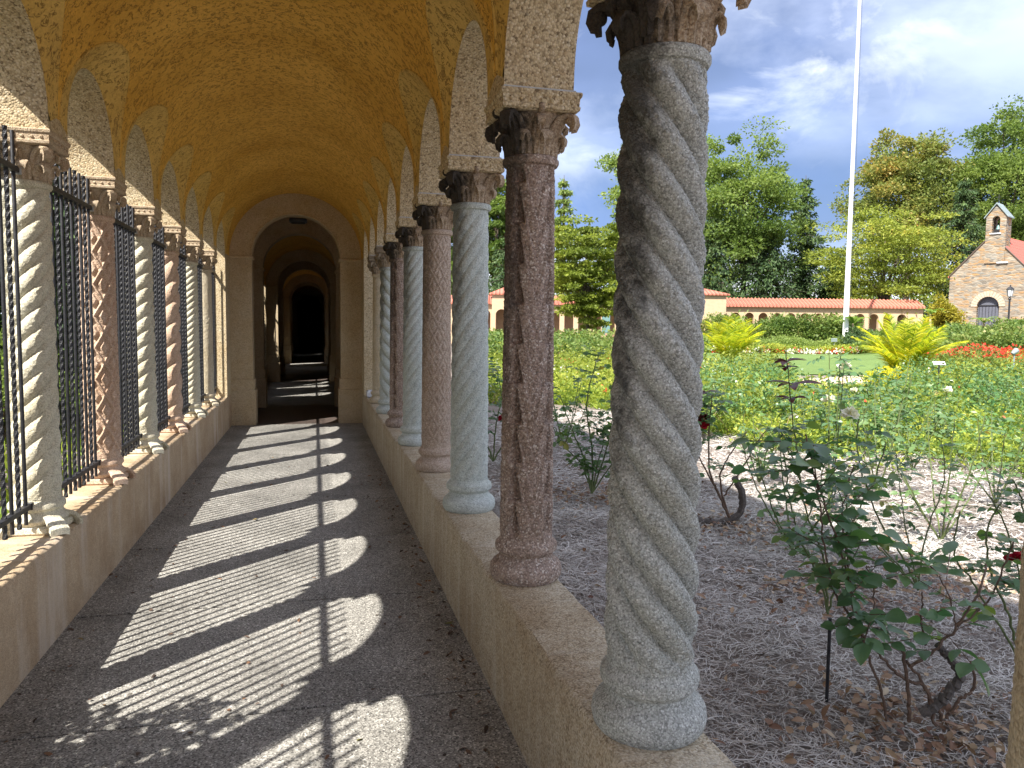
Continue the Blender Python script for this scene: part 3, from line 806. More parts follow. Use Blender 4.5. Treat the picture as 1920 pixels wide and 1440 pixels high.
sheet('garden_path', lambda d: (T(1500)*d+ (d-24)*.9, T(1790)*d), 0, 0, 21.3, 26.8, M_['path'], .05)
# bed surface at z=0 next to the walk
V = []; nx_, ny_ = 90, 120; rs = np.random.default_rng(2)
for j in range(ny_):
    for i in range(nx_):
        x = XR+TH-.02+(8.5)*i/(nx_-1); y = -1.5+16*j/(ny_-1); V.append((x, y, -.02+.012*math.sin(x*5.1+y*3)+.010*math.sin(y*7.3-x*4)))
tag(mesh('mulch_bed', V, grid(None, nx_, ny_), M_['soil']), kind='structure')

# pine straw: countless strands
def straw(n, seed, near):
    rs = np.random.default_rng(seed)
    if near: x = XR+TH+.01+rs.random(n)**1.15*3.6; y = -.2+rs.random(n)**1.0*6.6
    else: x = XR+TH+.01+rs.random(n)*7.0; y = 4.0+rs.random(n)*9
    a = rs.random(n)*2*PI+.8*np.sin(x*2.3+y*1.7); L = rs.uniform(.05, .14, n)*(1 if near else 1.5); w = (.0024 if near else .005)*rs.uniform(.7, 1.3, n)
    z = rs.random(n)*.022-.012+.012*np.sin(x*5.1+y*3)+.010*np.sin(y*7.3-x*4)
    k = rs.normal(0, .5, n); rows = []
    px_, py_, pz_ = x, y, z
    tl = rs.normal(0, .10, n)
    for j in range(5):
        t = j/4
        dx, dy = np.cos(a+k*2*(t-.5)), np.sin(a+k*2*(t-.5))
        c = np.stack([px_, py_, pz_+.008*np.sin(PI*t)*rs.random(n)], -1); s = np.stack([-dy, dx, rs.normal(0, .5, n)], -1)*w[:, None]/2
        rows.append(np.stack([c+s, c-s], 1))
        px_ = px_+dx*L/4; py_ = py_+dy*L/4; pz_ = pz_+tl*L/4
    V = np.stack(rows, 1).reshape(-1, 3); base = np.arange(n)[:, None, None]*10
    F = (base+np.array([[j*2, j*2+1, j*2+3, j*2+2] for j in range(4)])[None]).reshape(-1, 4)
    return V, F, np.repeat(rs.random(n), 4)
V, F, r_ = straw(65000, 4, True); V2, F2, r2 = straw(30000, 5, False)
tag(mesh('pine_straw', np.concatenate([V, V2]), np.concatenate([F, F2+len(V)]), M_['straw'], None, False, rnd=np.concatenate([r_, r2])),
    'grey pine straw mulch covering the rose bed', 'mulch', kind='stuff')
# dry leaves on the bed, heaped round the bushes
rs = np.random.default_rng(8)
BASES = [(2.21, 2.29, .36, 380), (2.9, 3.7, .45, 350), (3.1, 5.2, .45, 350), (2.4, 6.4, .4, 260), (3.5, 3.7, .5, 300), (1.1, 1.9, .25, 120), (1.8, 1.5, .6, 260)]
pp = []
for bx, by, br, n in BASES: pp.append(np.stack([bx+rs.normal(0, br*.7, n), by+rs.normal(0, br*.6, n)], -1))
pp.append(np.stack([rs.uniform(1.0, 5, 520), rs.uniform(0, 8, 520)], -1))
pp = np.concatenate(pp); pp = pp[pp[:, 0] > XR+TH+.02]; n = len(pp)
pos = np.concatenate([pp, rs.uniform(.0, .03, (n, 1))], 1); dd = np.concatenate([rs.normal(0, 1, (n, 2)), rs.normal(.1, .25, (n, 1))], 1)
tag(leaves('dry_leaves', pos, dd, rs.uniform(.025, .06, n), rs.uniform(.016, .034, n), M_['dryleaf'], None, 'rose', nrm=rs.normal(0, .45, (n, 3))+np.array([0, 0, 1]), droop=.5, seed=3),
    'brown dry leaves scattered over the mulch of the rose bed', 'fallen leaves', kind='stuff')
n = 420; xx = np.where(rs.random(n) < .45, XR-.02-np.abs(rs.normal(0, .10, n)), np.where(rs.random(n) < .3, XL+np.abs(rs.normal(0, .2, n)), rs.uniform(XL+.05, XR-.05, n)))
pos = np.stack([xx, rs.uniform(1.6, 9, n)**1.0, rs.uniform(.003, .010, n)], -1); dd = np.concatenate([rs.normal(0, 1, (n, 2)), rs.normal(.05, .1, (n, 1))], 1)
tag(leaves('fallen_leaves', pos, dd, rs.uniform(.015, .045, n), rs.uniform(.006, .020, n), M_['floorleaf'], None, 'rose', nrm=rs.normal(0, .3, (n, 3))+np.array([0, 0, 1]), droop=.5, seed=5),
    'small dry leaves and bits scattered on the walkway paving', 'fallen leaves', kind='stuff')

# ------------------------------------------------------------------ rose bushes
def spline(pts, n=14):
    pts = np.array(pts, float)
    if len(pts) == 2: pts = np.array([pts[0], (pts[0]+pts[1])/2, pts[1]])
    out = []; m = len(pts)
    for i in range(m-1):
        p0 = pts[max(i-1, 0)]; p1 = pts[i]; p2 = pts[i+1]; p3 = pts[min(i+2, m-1)]
        for t in np.linspace(0, 1, n, endpoint=False):
            out.append(.5*((2*p1)+(-p0+p2)*t+(2*p0-5*p1+4*p2-p3)*t*t+(-p0+3*p1-3*p2+p3)*t**3))
    out.append(pts[-1]); return np.array(out)
def pinnate(acc, p, d, L, rs, rnd=None):
    """append a compound leaf of five or seven leaflets"""
    d = d/np.linalg.norm(d); side = np.cross(d, [0, 0, 1.]); side /= np.linalg.norm(side)+1e-9
    r = rs.random() if rnd is None else rnd
    k = 2 if rs.random() < .55 else 3
    if L > .05 and rs.random() < .35: k = 1
    for i in range(k):
        q = p+d*L*(.8+i*.75); q = q-np.array([0, 0, .04*L*i])
        for s in (-1, 1):
            dd = d*.55+side*s*.9+np.array([0, 0, rs.normal(-.1, .15)])
            acc.append((q, dd, L*rs.uniform(.75, 1.0), r+rs.normal(0, .06)))
    q = p+d*L*(.8+(k-1)*.75+.5); acc.append((q, d+np.array([0, 0, -.15]), L*1.1, r))
    return [p, p+d*L*(.8+(k-1)*.75+.5)]
def rose_bush(label, stems, leafmat_, leaf=.035, dens=9, seed=0, group='rose bushes in the mulched bed', old=None, flowers=(), redtips=(), stemmat=None, leaf_from=.3, name='rose_bush', lenf=1.0):
    """stems: list of (polyline world pts, r0, r1, leafiness)"""
    rs = np.random.default_rng(seed); root = stems[0][0][0]
    e = empty(name, (float(root[0]), float(root[1]), 0), label, 'rose bush', group)
    o0 = np.array([root[0], root[1], 0.]); mb = MB(); acc = []; racc = []; mbs = MB()
    for pts, r0, r1, lf in stems:
        sp = spline(pts, 8); sp = sp+rs.normal(0, .0025, sp.shape); m = len(sp)
        mb.tube(sp-o0, list(np.linspace(r0, r1, m)), 6)
        seg = np.linalg.norm(np.diff(sp, axis=0), axis=1).sum(); nleaf = int(seg*dens*lf*1.6)
        for q in range(nleaf):
            t = leaf_from+(1-leaf_from)*rs.random(); i = int(t*(m-1)); p = sp[i]
            a = rs.random()*2*PI; d = np.array([math.cos(a), math.sin(a), rs.normal(.15, .35)])
            L = leaf*rs.uniform(.7, 1.25)
            ends = pinnate(acc, p-o0, d, L, rs)
            mbs.tube(ends, .0009*leaf/.035, 3)
    if len(mbs.v): mb.add(mbs.v, mbs.f)
    if len(mb.v): mb.build('stems', stemmat or M_['stem_green'], e)
    if acc:
        pos = np.array([a[0] for a in acc]); d = np.array([a[1] for a in acc]); L = np.array([a[2] for a in acc]); r = np.clip([a[3] for a in acc], 0, 1)
        n = len(pos); nr = rs.normal(0, .45, (n, 3))+np.array([0, 0, 1.])
        leaves('leaves', pos, d, L, L*rs.uniform(.62, .78, n), leafmat_, e, 'rose', nrm=nr, rnd=r, seed=seed, droop=.35)
    if old:
        mb = MB()
        for pts, r0, r1 in old:
            sp = spline(pts, 8); m = len(sp); sp = sp+rs.normal(0, .003, sp.shape); mb.tube(sp-o0, list(np.linspace(r0, r1, m)*rs.uniform(.88, 1.12, m)), 8)
        mb.build('old_wood', M_['old_wood'], e)
    for fp, fr, fm in flowers:
        fp = np.array(fp)-o0; n = 26; dirs = sph(n, rs); dirs[:, 2] = np.abs(dirs[:, 2])*.8
        leaves('flower', fp+dirs*fr*.15, dirs+sph(n, rs)*.35, fr*rs.uniform(.7, 1.0, n), fr*.75, fm, e, 'rose', nrm=rs.normal(0, 1, (n, 3)), seed=seed+3, droop=-.3)
    for p0, d, L in redtips:
        acc2 = []
        p0 = np.array(p0)-o0
        for i in range(5):
            a = 2*PI*i/5+.3+rs.normal(0, .2); acc2.append((p0, np.array([math.cos(a), math.sin(a), .35-.25*(i % 2)]), L*rs.uniform(.8, 1.1)))
        q = np.array([a[0] for a in acc2]); dq = np.array([a[1] for a in acc2]); lq = np.array([a[2] for a in acc2])
        leaves('young_leaves', q, dq, lq, lq*.42, M_['red_leaf'], e, 'rose', nrm=np.tile([0, 0, 1.], (5, 1))+rs.normal(0, .2, (5, 3)), droop=.5, seed=seed+9)
    return e
def S(dep, *pts, r0=.005, r1=.003, lf=1.0):
    """a cane through photo positions; each point (px, py[, depth offset])"""
    out = []
    for p in pts:
        dd = p[2] if len(p) > 2 else 0
        w = PX(p[0], p[1], dep+dd)
        if w[2] < 0:       # keep it above the soil
            w = w.copy(); w[2] = max(w[2], -.02)
        out.append(w)
    return (out, r0, r1, lf)
D = 2.77   # depth of the near bush
near = [
 S(D, (1752, 1360), (1735, 1290), (1700, 1275), (1660, 1240), (1610, 1180), (1565, 1110, .05), r0=.0065, r1=.0045, lf=.0),
 S(D, (1662, 1352), (1650, 1285), (1620, 1215), (1600, 1130), (1570, 1010), (1530, 900), (1510, 815), r0=.0055, r1=.003, lf=1.5),
 S(D, (1706, 1352), (1702, 1290), (1692, 1215), r0=.0075, r1=.006, lf=0),
 S(D, (1768, 1350), (1742, 1300), (1700, 1240), r0=.0065, r1=.005, lf=0),
 S(D, (1704, 1250), (1740, 1230), (1790, 1180), (1830, 1120), (1850, 1060, .1), r0=.006, r1=.0035, lf=.9),
 S(D, (1795, 1175), (1850, 1130), (1885, 1060), (1900, 1010), r0=.004, r1=.003, lf=.9),
 S(D, (1775, 1345), (1800, 1310), (1826, 1290), (1822, 1240), r0=.0065, r1=.005, lf=0),
 S(D, (1735, 1210), (1728, 1160), (1730, 1110), r0=.0045, r1=.003, lf=.25),
 S(D, (1565, 1110, .05), (1545, 1020), (1535, 930), (1525, 870), r0=.004, r1=.003, lf=1.8),
 S(D, (1600, 1150), (1590, 1060), (1580, 960, .1), (1600, 870, .1), r0=.004, r1=.002, lf=1.1),
 S(D, (1620, 1200), (1640, 1130), (1625, 1060), r0=.003, r1=.002, lf=1.4),
 S(D, (1795, 1180), (1780, 1120), (1760, 1080), (1745, 1060), r0=.003, r1=.002, lf=.6),
]
oldw = [([PX(1728, 1335, D), PX(1760, 1320, D), PX(1785, 1290, D), PX(1802, 1265, D), PX(1780, 1235, D+.03), PX(1758, 1210, D+.05)], .020, .014)]
rose_bush('nearest rose bush with large dark green leaves and bare brown canes at lower right', near, M_['rose_leaf'], .070, 12, 3, old=oldw, stemmat=M_['stem_brown'], leaf_from=.3)
D2 = 3.35
tall = [
 S(D2, (1552, 1150), (1545, 1050), (1510, 950), (1495, 850), (1482, 740), (1472, 655), r0=.0055, r1=.0022, lf=.0),
 S(D2, (1552, 1150), (1535, 1080), (1500, 1010), (1480, 930), (1470, 850), r0=.005, r1=.003, lf=1.0),
 S(D2, (1552, 1150), (1580, 1060), (1600, 980), (1640, 900), (1660, 830), r0=.005, r1=.003, lf=.6),
 S(D2, (1500, 900), (1475, 830), (1460, 800), r0=.0035, r1=.002, lf=1.5)]
rose_bush('rose bush with one tall cane tipped with dark red leaves, left of nearest bush', tall, M_['rose_leaf'], .056, 14, 5, redtips=[(PX(1476, 678, D2), 0, .10), (PX(1488, 722, D2), 0, .115), (PX(1484, 748, D2), 0, .08), (PX(1474, 690, D2), 0, .07)], leaf_from=.35)
D3 = 3.95
mid = [
 S(D3, (1722, 1105), (1690, 1040), (1650, 980), (1612, 870), (1608, 780), r0=.006, r1=.003, lf=.5),
 S(D3, (1722, 1105), (1700, 1000), (1690, 930), (1680, 850), r0=.005, r1=.002, lf=1.0),
 S(D3, (1722, 1105), (1735, 1010), (1770, 900), (1765, 830), r0=.005, r1=.002, lf=.5),
 S(D3, (1722, 1105), (1660, 1040), (1620, 1000), (1580, 940), (1570, 900), r0=.005, r1=.002, lf=1.0),
 S(D3, (1722, 1105), (1640, 1010), (1590, 960), (1600, 880), (1640, 870), r0=.005, r1=.002, lf=1.0)]
rose_bush('rose bush with a white flower on a long cane behind the nearest bush', mid, M_['rose_leaf'], .046, 9, 6, flowers=[(PX(1595, 778, D3), .05, M_['petal_white'])], leaf_from=.35, stemmat=M_['stem_green'])
D4 = 3.1
rgt = [
 S(D4, (1912, 1240), (1890, 1150), (1860, 1080), (1850, 1000), (1880, 940), r0=.006, r1=.003, lf=.9),
 S(D4, (1912, 1240), (1915, 1120), (1890, 1000), (1855, 930), r0=.005, r1=.003, lf=1.0),
 S(D4, (1912, 1240), (1830, 1100), (1790, 1040), (1800, 960), r0=.005, r1=.003, lf=.6),
 S(D4, (1912, 1240), (1935, 1100), (1920, 960), (1900, 900), r0=.005, r1=.003, lf=.9)]
rose_bush('dark rose bush with a red flower at the right edge of the photo', rgt, M_['rose_leaf'], .045, 10, 9, flowers=[(PX(1905, 1050, D4), .045, M_['petal_red'])], leaf_from=.3)
D5 = 5.85
gn = [
 S(D5, (1368, 972), (1345, 920), (1330, 880), (1330, 800), (1335, 740), r0=.012, r1=.004, lf=1.2),
 S(D5, (1368, 972), (1350, 900), (1370, 850), (1400, 810), r0=.010, r1=.003, lf=.6),
 S(D5, (1358, 930), (1390, 880), (1420, 830), (1440, 800), r0=.007, r1=.003, lf=.7),
 S(D5, (1345, 920), (1310, 850), (1310, 780), (1300, 740), r0=.007, r1=.003, lf=1.6)]
oldg = [([PX(1262, 950, D5), PX(1300, 972, D5), PX(1345, 982, D5), PX(1385, 965, D5), PX(1392, 930, D5), PX(1378, 895, D5)], .030, .026)]
rose_bush('gnarled rose bush with thick dark old wood just right of the nearest column', gn, M_['rose_leaf'], .055, 9, 12, old=oldg, flowers=[(PX(1312, 800, D5), .07, M_['petal_red']), (PX(1320, 785, D5), .05, M_['red_leaf'])], leaf_from=.4, stemmat=M_['stem_brown'], redtips=[(PX(1325, 735, D5), 0, .09)])
D6 = 6.6
bt = [
 S(D6, (1110, 925), (1095, 860), (1070, 800), (1050, 740), r0=.009, r1=.003, lf=1.3),
 S(D6, (1110, 925), (1110, 840), (1100, 760), (1115, 690), (1125, 660), r0=.009, r1=.003, lf=1.3),
 S(D6, (1110, 925), (1135, 850), (1150, 780), (1160, 720), r0=.009, r1=.003, lf=1.6),
 S(D6, (1110, 925), (1090, 870), (1060, 840), (1040, 800), r0=.007, r1=.003, lf=1.6),
 S(D6, (1110, 925), (1140, 880), (1170, 840), (1200, 800), r0=.007, r1=.003, lf=1.6),
 S(D6, (1110, 925), (1120, 870), (1130, 820), (1090, 770), r0=.007, r1=.003, lf=1.6)]
rose_bush('leafy green rose bush seen between the rope twisted column and the chevron column', bt, M_['rose_leaf2'], .055, 11, 15, leaf_from=.2, stemmat=M_['stem_green'])
D7 = 8.3
b7 = [
 S(D7, (925, 865), (905, 810), (895, 760), (900, 700), r0=.010, r1=.004, lf=1.4),
 S(D7, (925, 865), (930, 800), (940, 740), (930, 690), r0=.009, r1=.003, lf=1.4),
 S(D7, (925, 865), (950, 820), (970, 770), (975, 720), r0=.009, r1=.003, lf=1.4),
 S(D7, (925, 865), (890, 820), (870, 780), (860, 730), r0=.009, r1=.003, lf=1.4)]
rose_bush('dark rose bush with a red bud seen between the chevron and the blue grey columns', b7, M_['rose_leaf'], .06, 9, 18, flowers=[(PX(941, 786, D7), .05, M_['petal_red'])], leaf_from=.35)
def rand_bush(px, dep, h, label, seed, mat, leaf=.055, nst=7, spread=.45, flowers=None, dens=9, group='rose bushes in the mulched bed'):
    rs = np.random.default_rng(seed); b = PX(px, 720, dep); x, y = b[0], b[1]; z0 = 0.
    st = []; fl = []
    for i in range(nst):
        a = 2*PI*i/nst+rs.normal(0, .4); s = spread*rs.uniform(.4, 1.1); hh = h*rs.uniform(.7, 1.05)
        tip = np.array([x+math.cos(a)*s, y+math.sin(a)*s, z0+hh])
        st.append(([np.array([x, y, z0]), np.array([x+math.cos(a)*s*.45, y+math.sin(a)*s*.45, z0+hh*.35]), np.array([x+math.cos(a)*s*.8, y+math.sin(a)*s*.8, z0+hh*.7]), tip], .007, .003, 1.0))
        if flowers and i < flowers[0]: fl.append((tip, flowers[2], flowers[1]))
    return rose_bush(label, st, mat, leaf, dens, seed, group, flowers=fl, leaf_from=.25)
rb = [(1565, 6.2, 1.28, 'slender rose bush with two white blooms against the lawn', 31, 'rose_leaf', (2, 'petal_white', .06)),
      (1500, 5.1, .75, 'sparse low rose bush in the sunny mulch right of the gnarled bush', 32, 'rose_leaf2', None),
      (1655, 7.0, 1.22, 'tall rose bush standing in front of the larger golden palm', 33, 'rose_leaf2', None),
      (1780, 5.4, .92, 'low rose bush in the sunny mulch at right of centre of the bed', 34, 'rose_leaf2', None),
      (1720, 8.2, .85, 'rounded rose bush at the edge of the yellow green planting', 35, 'rose_leaf2', (1, 'petal_white', .05)),
      (1880, 6.6, .9, 'rose bush near the right edge behind the sunny mulch', 36, 'rose_leaf2', None),
      (1430, 7.4, .75, 'small rose bush in sun behind the gnarled bush', 37, 'rose_leaf2', None),
      (1590, 9.2, .8, 'rose bush in the green planting left of the palms', 38, 'rose_leaf2', (1, 'petal_white', .05)),
      (1060, 9.5, .9, 'rose bush farther off between the first two columns', 39, 'rose_leaf2', None)]
for px, dep, h, lb, sd, mt, fl in rb:
    rand_bush(px, dep, h, lb, sd, M_[mt], leaf=.05, flowers=(fl[0], M_[fl[1]], fl[2]) if fl else None, nst=6 if 'slender' not in lb else 4, spread=.42 if 'slender' not in lb else .16, dens=6)
rs = np.random.default_rng(400)
protos = []
for i in range(10):
    dep = rs.uniform(9.5, 15); px_ = 1310+ (1950-1310)*((i*.618) % 1)
    if i < 3:
        protos.append(rand_bush(px_, dep, rs.uniform(.7, .95), 'rose bush standing above the yellow green perennials', 410+i, M_[('rose_leaf2', 'rose_leaf', 'rose_leaf2')[i]], leaf=.055, nst=8, spread=.42, dens=9, group='rose bushes among the yellow green perennials'))
    else:
        c = copy_tree(protos[i % 3]); b_ = PX(px_, 720, dep); c.location = (b_[0], b_[1], 0); c.rotation_euler = (0, 0, i*1.7); q = rs.uniform(.85, 1.15); c.scale = (q, q, q)
# black stake
p0 = PX(1555, 1195, 3.05)
stk = MB().tube([(p0[0], p0[1], -.02), (p0[0], p0[1], .33)], .007, 8).build('garden_stake', M_['iron']); tag(stk, 'thin black stake in the mulch beside the nearest rose bush', 'stake')

# ------------------------------------------------------------------ mid-ground planting (countless)
def scatter(name, label, t0, t1, d0, d1, ntuft, nleaf, h, L, W, mat, shape='rhomb', seed=0, edge=None, spreadf=.8, zb=-.10, cat='planting', hvar=.35, parent=None, kind='stuff', fl=None):
    rs = np.random.default_rng(seed)
    d = np.sqrt(rs.random(ntuft)*(d1**2-d0**2)+d0**2); t = t0+(t1-t0)*rs.random(ntuft)
    lat_ = t*d; x = RH[0]*lat_+FH[0]*d; y = RH[1]*lat_+FH[1]*d
    if edge is not None:
        k = edge(x, y, d, t); x, y = x[k], y[k]
    m = len(x); hh = h*(1+hvar*np.sin(x*1.3+2*np.sin(y*.9))*.6)*rs.uniform(1-hvar, 1+hvar, m)
    gz = ground_z(x, y)+zb
    X = np.repeat(x, nleaf); Y = np.repeat(y, nleaf); Hh = np.repeat(hh, nleaf); Z = np.repeat(gz, nleaf); n = len(X)
    a = rs.random(n)*2*PI
    if shape == 'blade':
        r = rs.random(n)*.06; pos = np.stack([X+r*np.cos(a), Y+r*np.sin(a), Z], -1)
        dd = np.stack([np.cos(a)*.45, np.sin(a)*.45, np.full(n, 1.)], -1)+rs.normal(0, .15, (n, 3)); LL = Hh*rs.uniform(.8, 1.3, n)
        o = leaves(name, pos, dd, LL, W, mat, parent, 'blade', seed=seed, droop=.35, rnd=np.clip(np.repeat(rs.random(m), nleaf)*.6+rs.random(n)*.4, 0, 1))
    else:
        u = rs.random(n)**.6; r = spreadf*Hh*(1-.45*u)*np.sqrt(rs.random(n)); pos = np.stack([X+r*np.cos(a), Y+r*np.sin(a), Z+Hh*u], -1)
        dd = np.stack([np.cos(a), np.sin(a), rs.normal(.4, .5, n)], -1)+rs.normal(0, .4, (n, 3))
        o = leaves(name, pos, dd, L*rs.uniform(.6, 1.4, n), W*rs.uniform(.7, 1.3, n), mat, parent, 'rhomb', seed=seed, rnd=np.clip(np.repeat(rs.random(m), nleaf)*.5+rs.random(n)*.5, 0, 1))
    if parent is None: tag(o, label, cat, kind=kind)
    return o
def bed_edge(x, y, d, t):
    lim = np.interp(t, [-.05, .05, .15, .236, .33, .47, .56, .666], [15, 15, 14, 11.6, 10.2, 8.9, 8.3, 7.6])+.5*np.sin(x*3.1)+.4*np.sin(y*4.3+x)
    near = (d > lim) & (x > 2.3)
    path = (d > 21) & (d < 26.5) & (t > T(1500)) & (t < T(1700))
    gap_ = (d > 15.5) & (t > T(1480)+.004*np.sin(d*3)) & (t < T(1705))
    return near & ~path & ~gap_
scatter('perennial_planting', 'yellow green leafy perennials filling the bed beyond the roses', T(1290), T(1990), 7, 22, 8500, 28, .36, .055, .030, M_['cover'], seed=41, edge=bed_edge)
scatter('perennial_planting', 'yellow green leafy perennials seen between the first columns', T(880), T(1290), 10, 28, 3600, 28, .34, .07, .036, M_['cover'], seed=42, edge=bed_edge)
scatter('taller_perennials', 'taller leafy green perennials standing among the low ones', T(1290), T(1990), 9, 21, 420, 90, .62, .075, .036, M_['rose_leaf2'], seed=141, edge=bed_edge, spreadf=.55)
scatter('taller_perennials', 'taller golden green clumps standing among the low perennials', T(880), T(1990), 11, 27, 420, 90, .70, .085, .04, M_['t_yellow'], seed=142, edge=bed_edge, spreadf=.6)
scatter('small_flowers', 'small pale pink and white blooms dotted over the planting', T(880), T(1990), 9, 30, 260, 7, .52, .05, .05, M_['petal_white'], seed=143, edge=bed_edge, spreadf=.12, cat='flowers')
scatter('small_flowers', 'small scarlet and orange blooms dotted over the planting', T(880), T(1990), 9, 30, 160, 7, .50, .05, .05, M_['redflower'], seed=144, edge=bed_edge, spreadf=.12, cat='flowers')
scatter('low_edging', 'very low green edging plants in front of the tan path', T(1470), T(1720), 15, 21.2, 900, 26, .13, .05, .03, M_['cover'], seed=146)
scatter('dry_stalks', 'thin straw coloured stalks among the perennials', T(900), T(1990), 9, 22, 500, 9, .5, 0, .008, M_['dryleaf'], 'blade', seed=145, edge=bed_edge)
scatter('ornamental_grass', 'lime coloured grassy tufts among the perennials', T(1000), T(1990), 9.0, 24, 3600, 22, .44, 0, .011, M_['grassblade'], 'blade', seed=43, edge=bed_edge)
scatter('flower_border', 'mixed flower border with pink tints seen between the columns', T(880), T(1300), 28, 50, 1700, 34, .95, .16, .09, M_['cover2'], seed=44)
scatter('low_hedge', 'low green hedge edging the far side of the lawn', T(1290), T(1730), 52, 55, 900, 60, .75, .15, .09, M_['t_light'], seed=45, cat='hedge')
scatter('bedding_flowers', 'red bedding flowers in a thin line before the low hedge', T(1340), T(1640), 49.6, 50.6, 90, 16, .34, .14, .13, M_['redflower'], seed=46, cat='flowers')
scatter('bedding_flowers', 'white bedding flowers in a thin line before the low hedge', T(1340), T(1640), 49.2, 50.6, 90, 14, .34, .13, .12, M_['petal_white'], seed=47, cat='flowers')
scatter('bedding_foliage', 'bright green bedding foliage in front of the low hedge', T(1320), T(1660), 49.6, 51.8, 500, 40, .42, .14, .08, M_['cover'], seed=48)
scatter('tall_border', 'tall grassy green border in front of the far arcade', T(1290), T(1600), 55.5, 59, 800, 90, 1.75, .24, .12, M_['cover2'], seed=49, spreadf=.45)
scatter('red_flower_bed', 'mass of scarlet flowers beside the larger golden palm', T(1745), T(1960), 25.5, 29, 420, 26, .62, .10, .08, M_['redflower'], seed=50, cat='flowers', zb=.0)
scatter('red_flower_foliage', 'green foliage under the scarlet flowers', T(1745), T(1960), 25, 30, 500, 60, .50, .12, .06, M_['t_light'], seed=51, zb=.0)
scatter('rose_hedge', 'loose rose hedge with pale pink flowers in front of the chapel', T(1790), T(1990), 31, 42, 700, 110, .95, .15, .09, M_['cover2'], seed=52, cat='hedge', zb=0)
scatter('border_planting', 'green border between the palm and the chapel', T(1600), T(1960), 30, 50, 900, 50, .40, .16, .10, M_['t_light'], seed=53, zb=0, edge=lambda x, y, d, t: t > T(1640)+(50-d)*.004)
scatter('ornamental_grass', 'orange and lime foliage at the foot of the larger palm', T(1640), T(1800), 19.5, 22, 160, 40, .42, .1, .05, M_['palm'], seed=54)

def shrub(px, py_base, dep, w, h, mat, label, name='shrub', n=6000, L=.16, seed=0, zb=None, group=None, cat='shrub'):
    b = PX(px, py_base, dep); gz = float(ground_z(b[0], b[1])) if zb is None else zb
    e = empty(name, (b[0], b[1], gz), label, cat, group); rs = np.random.default_rng(seed)
    K = max(8, n//160); c = sph(K, rs)*rs.uniform(.35, .85, (K, 1)); c[:, 2] = np.abs(c[:, 2]); c = c*np.array([w/2, w/2, h*.85])
    k = rs.integers(0, K, n); off = sph(n, rs)*(rs.random((n, 1))**.4)*np.array([w*.16, w*.16, h*.18]); pos = c[k]+off; pos[:, 2] = np.maximum(pos[:, 2], .02)
    dd = off/np.array([w, w, h])*3+rs.normal(0, .4, (n, 3))
    leaves('foliage', pos, dd, L*rs.uniform(.6, 1.3, n), L*.55*rs.uniform(.7, 1.2, n), mat, e, seed=seed, rnd=np.clip(rs.random(K)[k]*.5+rs.random(n)*.5, 0, 1))
    mb = MB()
    for i in range(5):
        q = c[i % K]; mb.tube([(0, 0, -.05), tuple(q*.5), tuple(q*.95)], [h*.02, h*.015, h*.006], 5)
    mb.build('stems', M_['bark'], e)
    return e
shrub(1700, 640, 47, 5.2, 1.7, M_['t_mid'], 'wide feathery green mound between the flagpole and the chapel', n=9000, L=.2, seed=61)
shrub(1620, 640, 52, 3.6, 2.0, M_['t_dark'], 'dark green rounded shrub right of the flagpole foot', n=6000, L=.2, seed=62)
shrub(1768, 620, 56, 2.8, 3.6, M_['t_golden'], 'golden yellow shrub at the left corner of the chapel', n=6500, L=.22, seed=63)
shrub(1535, 630, 58, 3.0, 2.3, M_['t_autumn'], 'olive brown shrub in the border left of the flagpole', n=6000, L=.2, seed=64)
shrub(1375, 630, 57, 3.0, 2.0, M_['t_light'], 'grey green shrub in front of the far arcade near the tower', n=6000, L=.2, seed=65)
shrub(1450, 630, 57, 3.0, 1.8, M_['t_mid'], 'green shrub midway along the far arcade', n=5000, L=.2, seed=66)
shrub(1325, 630, 59, 3.0, 2.0, M_['t_mid'], 'green shrub below the small tower of the far arcade', n=4500, L=.2, seed=67)
shrub(1100, 630, 45, 2.6, 1.3, M_['cover'], 'small bright shrub seen between the first two columns', n=4000, L=.15, seed=68)
shrub(930, 640, 40, 1.8, 1.6, M_['cover'], 'small bright shrub seen between the chevron and blue grey columns', n=3000, L=.15, seed=69)
shrub(1840, 660, 27, 1.3, 1.3, M_['t_mid'], 'round green rose shrub among the scarlet flowers', n=3500, L=.08, seed=70)

# irises
def iris(px, dep, h, label, seed, n=46):
    b = PX(px, 720, dep); rs = np.random.default_rng(seed); e = empty('iris_plant', (b[0], b[1], float(ground_z(b[0], b[1]))-.05), label, 'iris', 'clumps of sword leaved irises')
    a = rs.random(n)*2*PI; pos = np.stack([rs.normal(0, .16, n), rs.normal(0, .12, n), np.zeros(n)], -1); dd = np.stack([np.cos(a)*.35, np.sin(a)*.35, np.ones(n)], -1)
    leaves('leaves', pos, dd, h*rs.uniform(.6, 1.1, n), .045, M_['iris'], e, 'blade', seed=seed, droop=.12)
iris(1745, 16.5, .62, 'pale sword leaved iris clump right of the palm', 71); iris(1800, 16, .62, 'grey green iris clump below the small white sign', 72)
iris(1862, 14.5, .66, 'iris clump of broad sword leaves near the right edge', 73); iris(1905, 14, .66, 'iris clump touching the right edge of the photo', 74)
iris(1830, 18, .6, 'small iris clump in front of the scarlet flowers', 75)

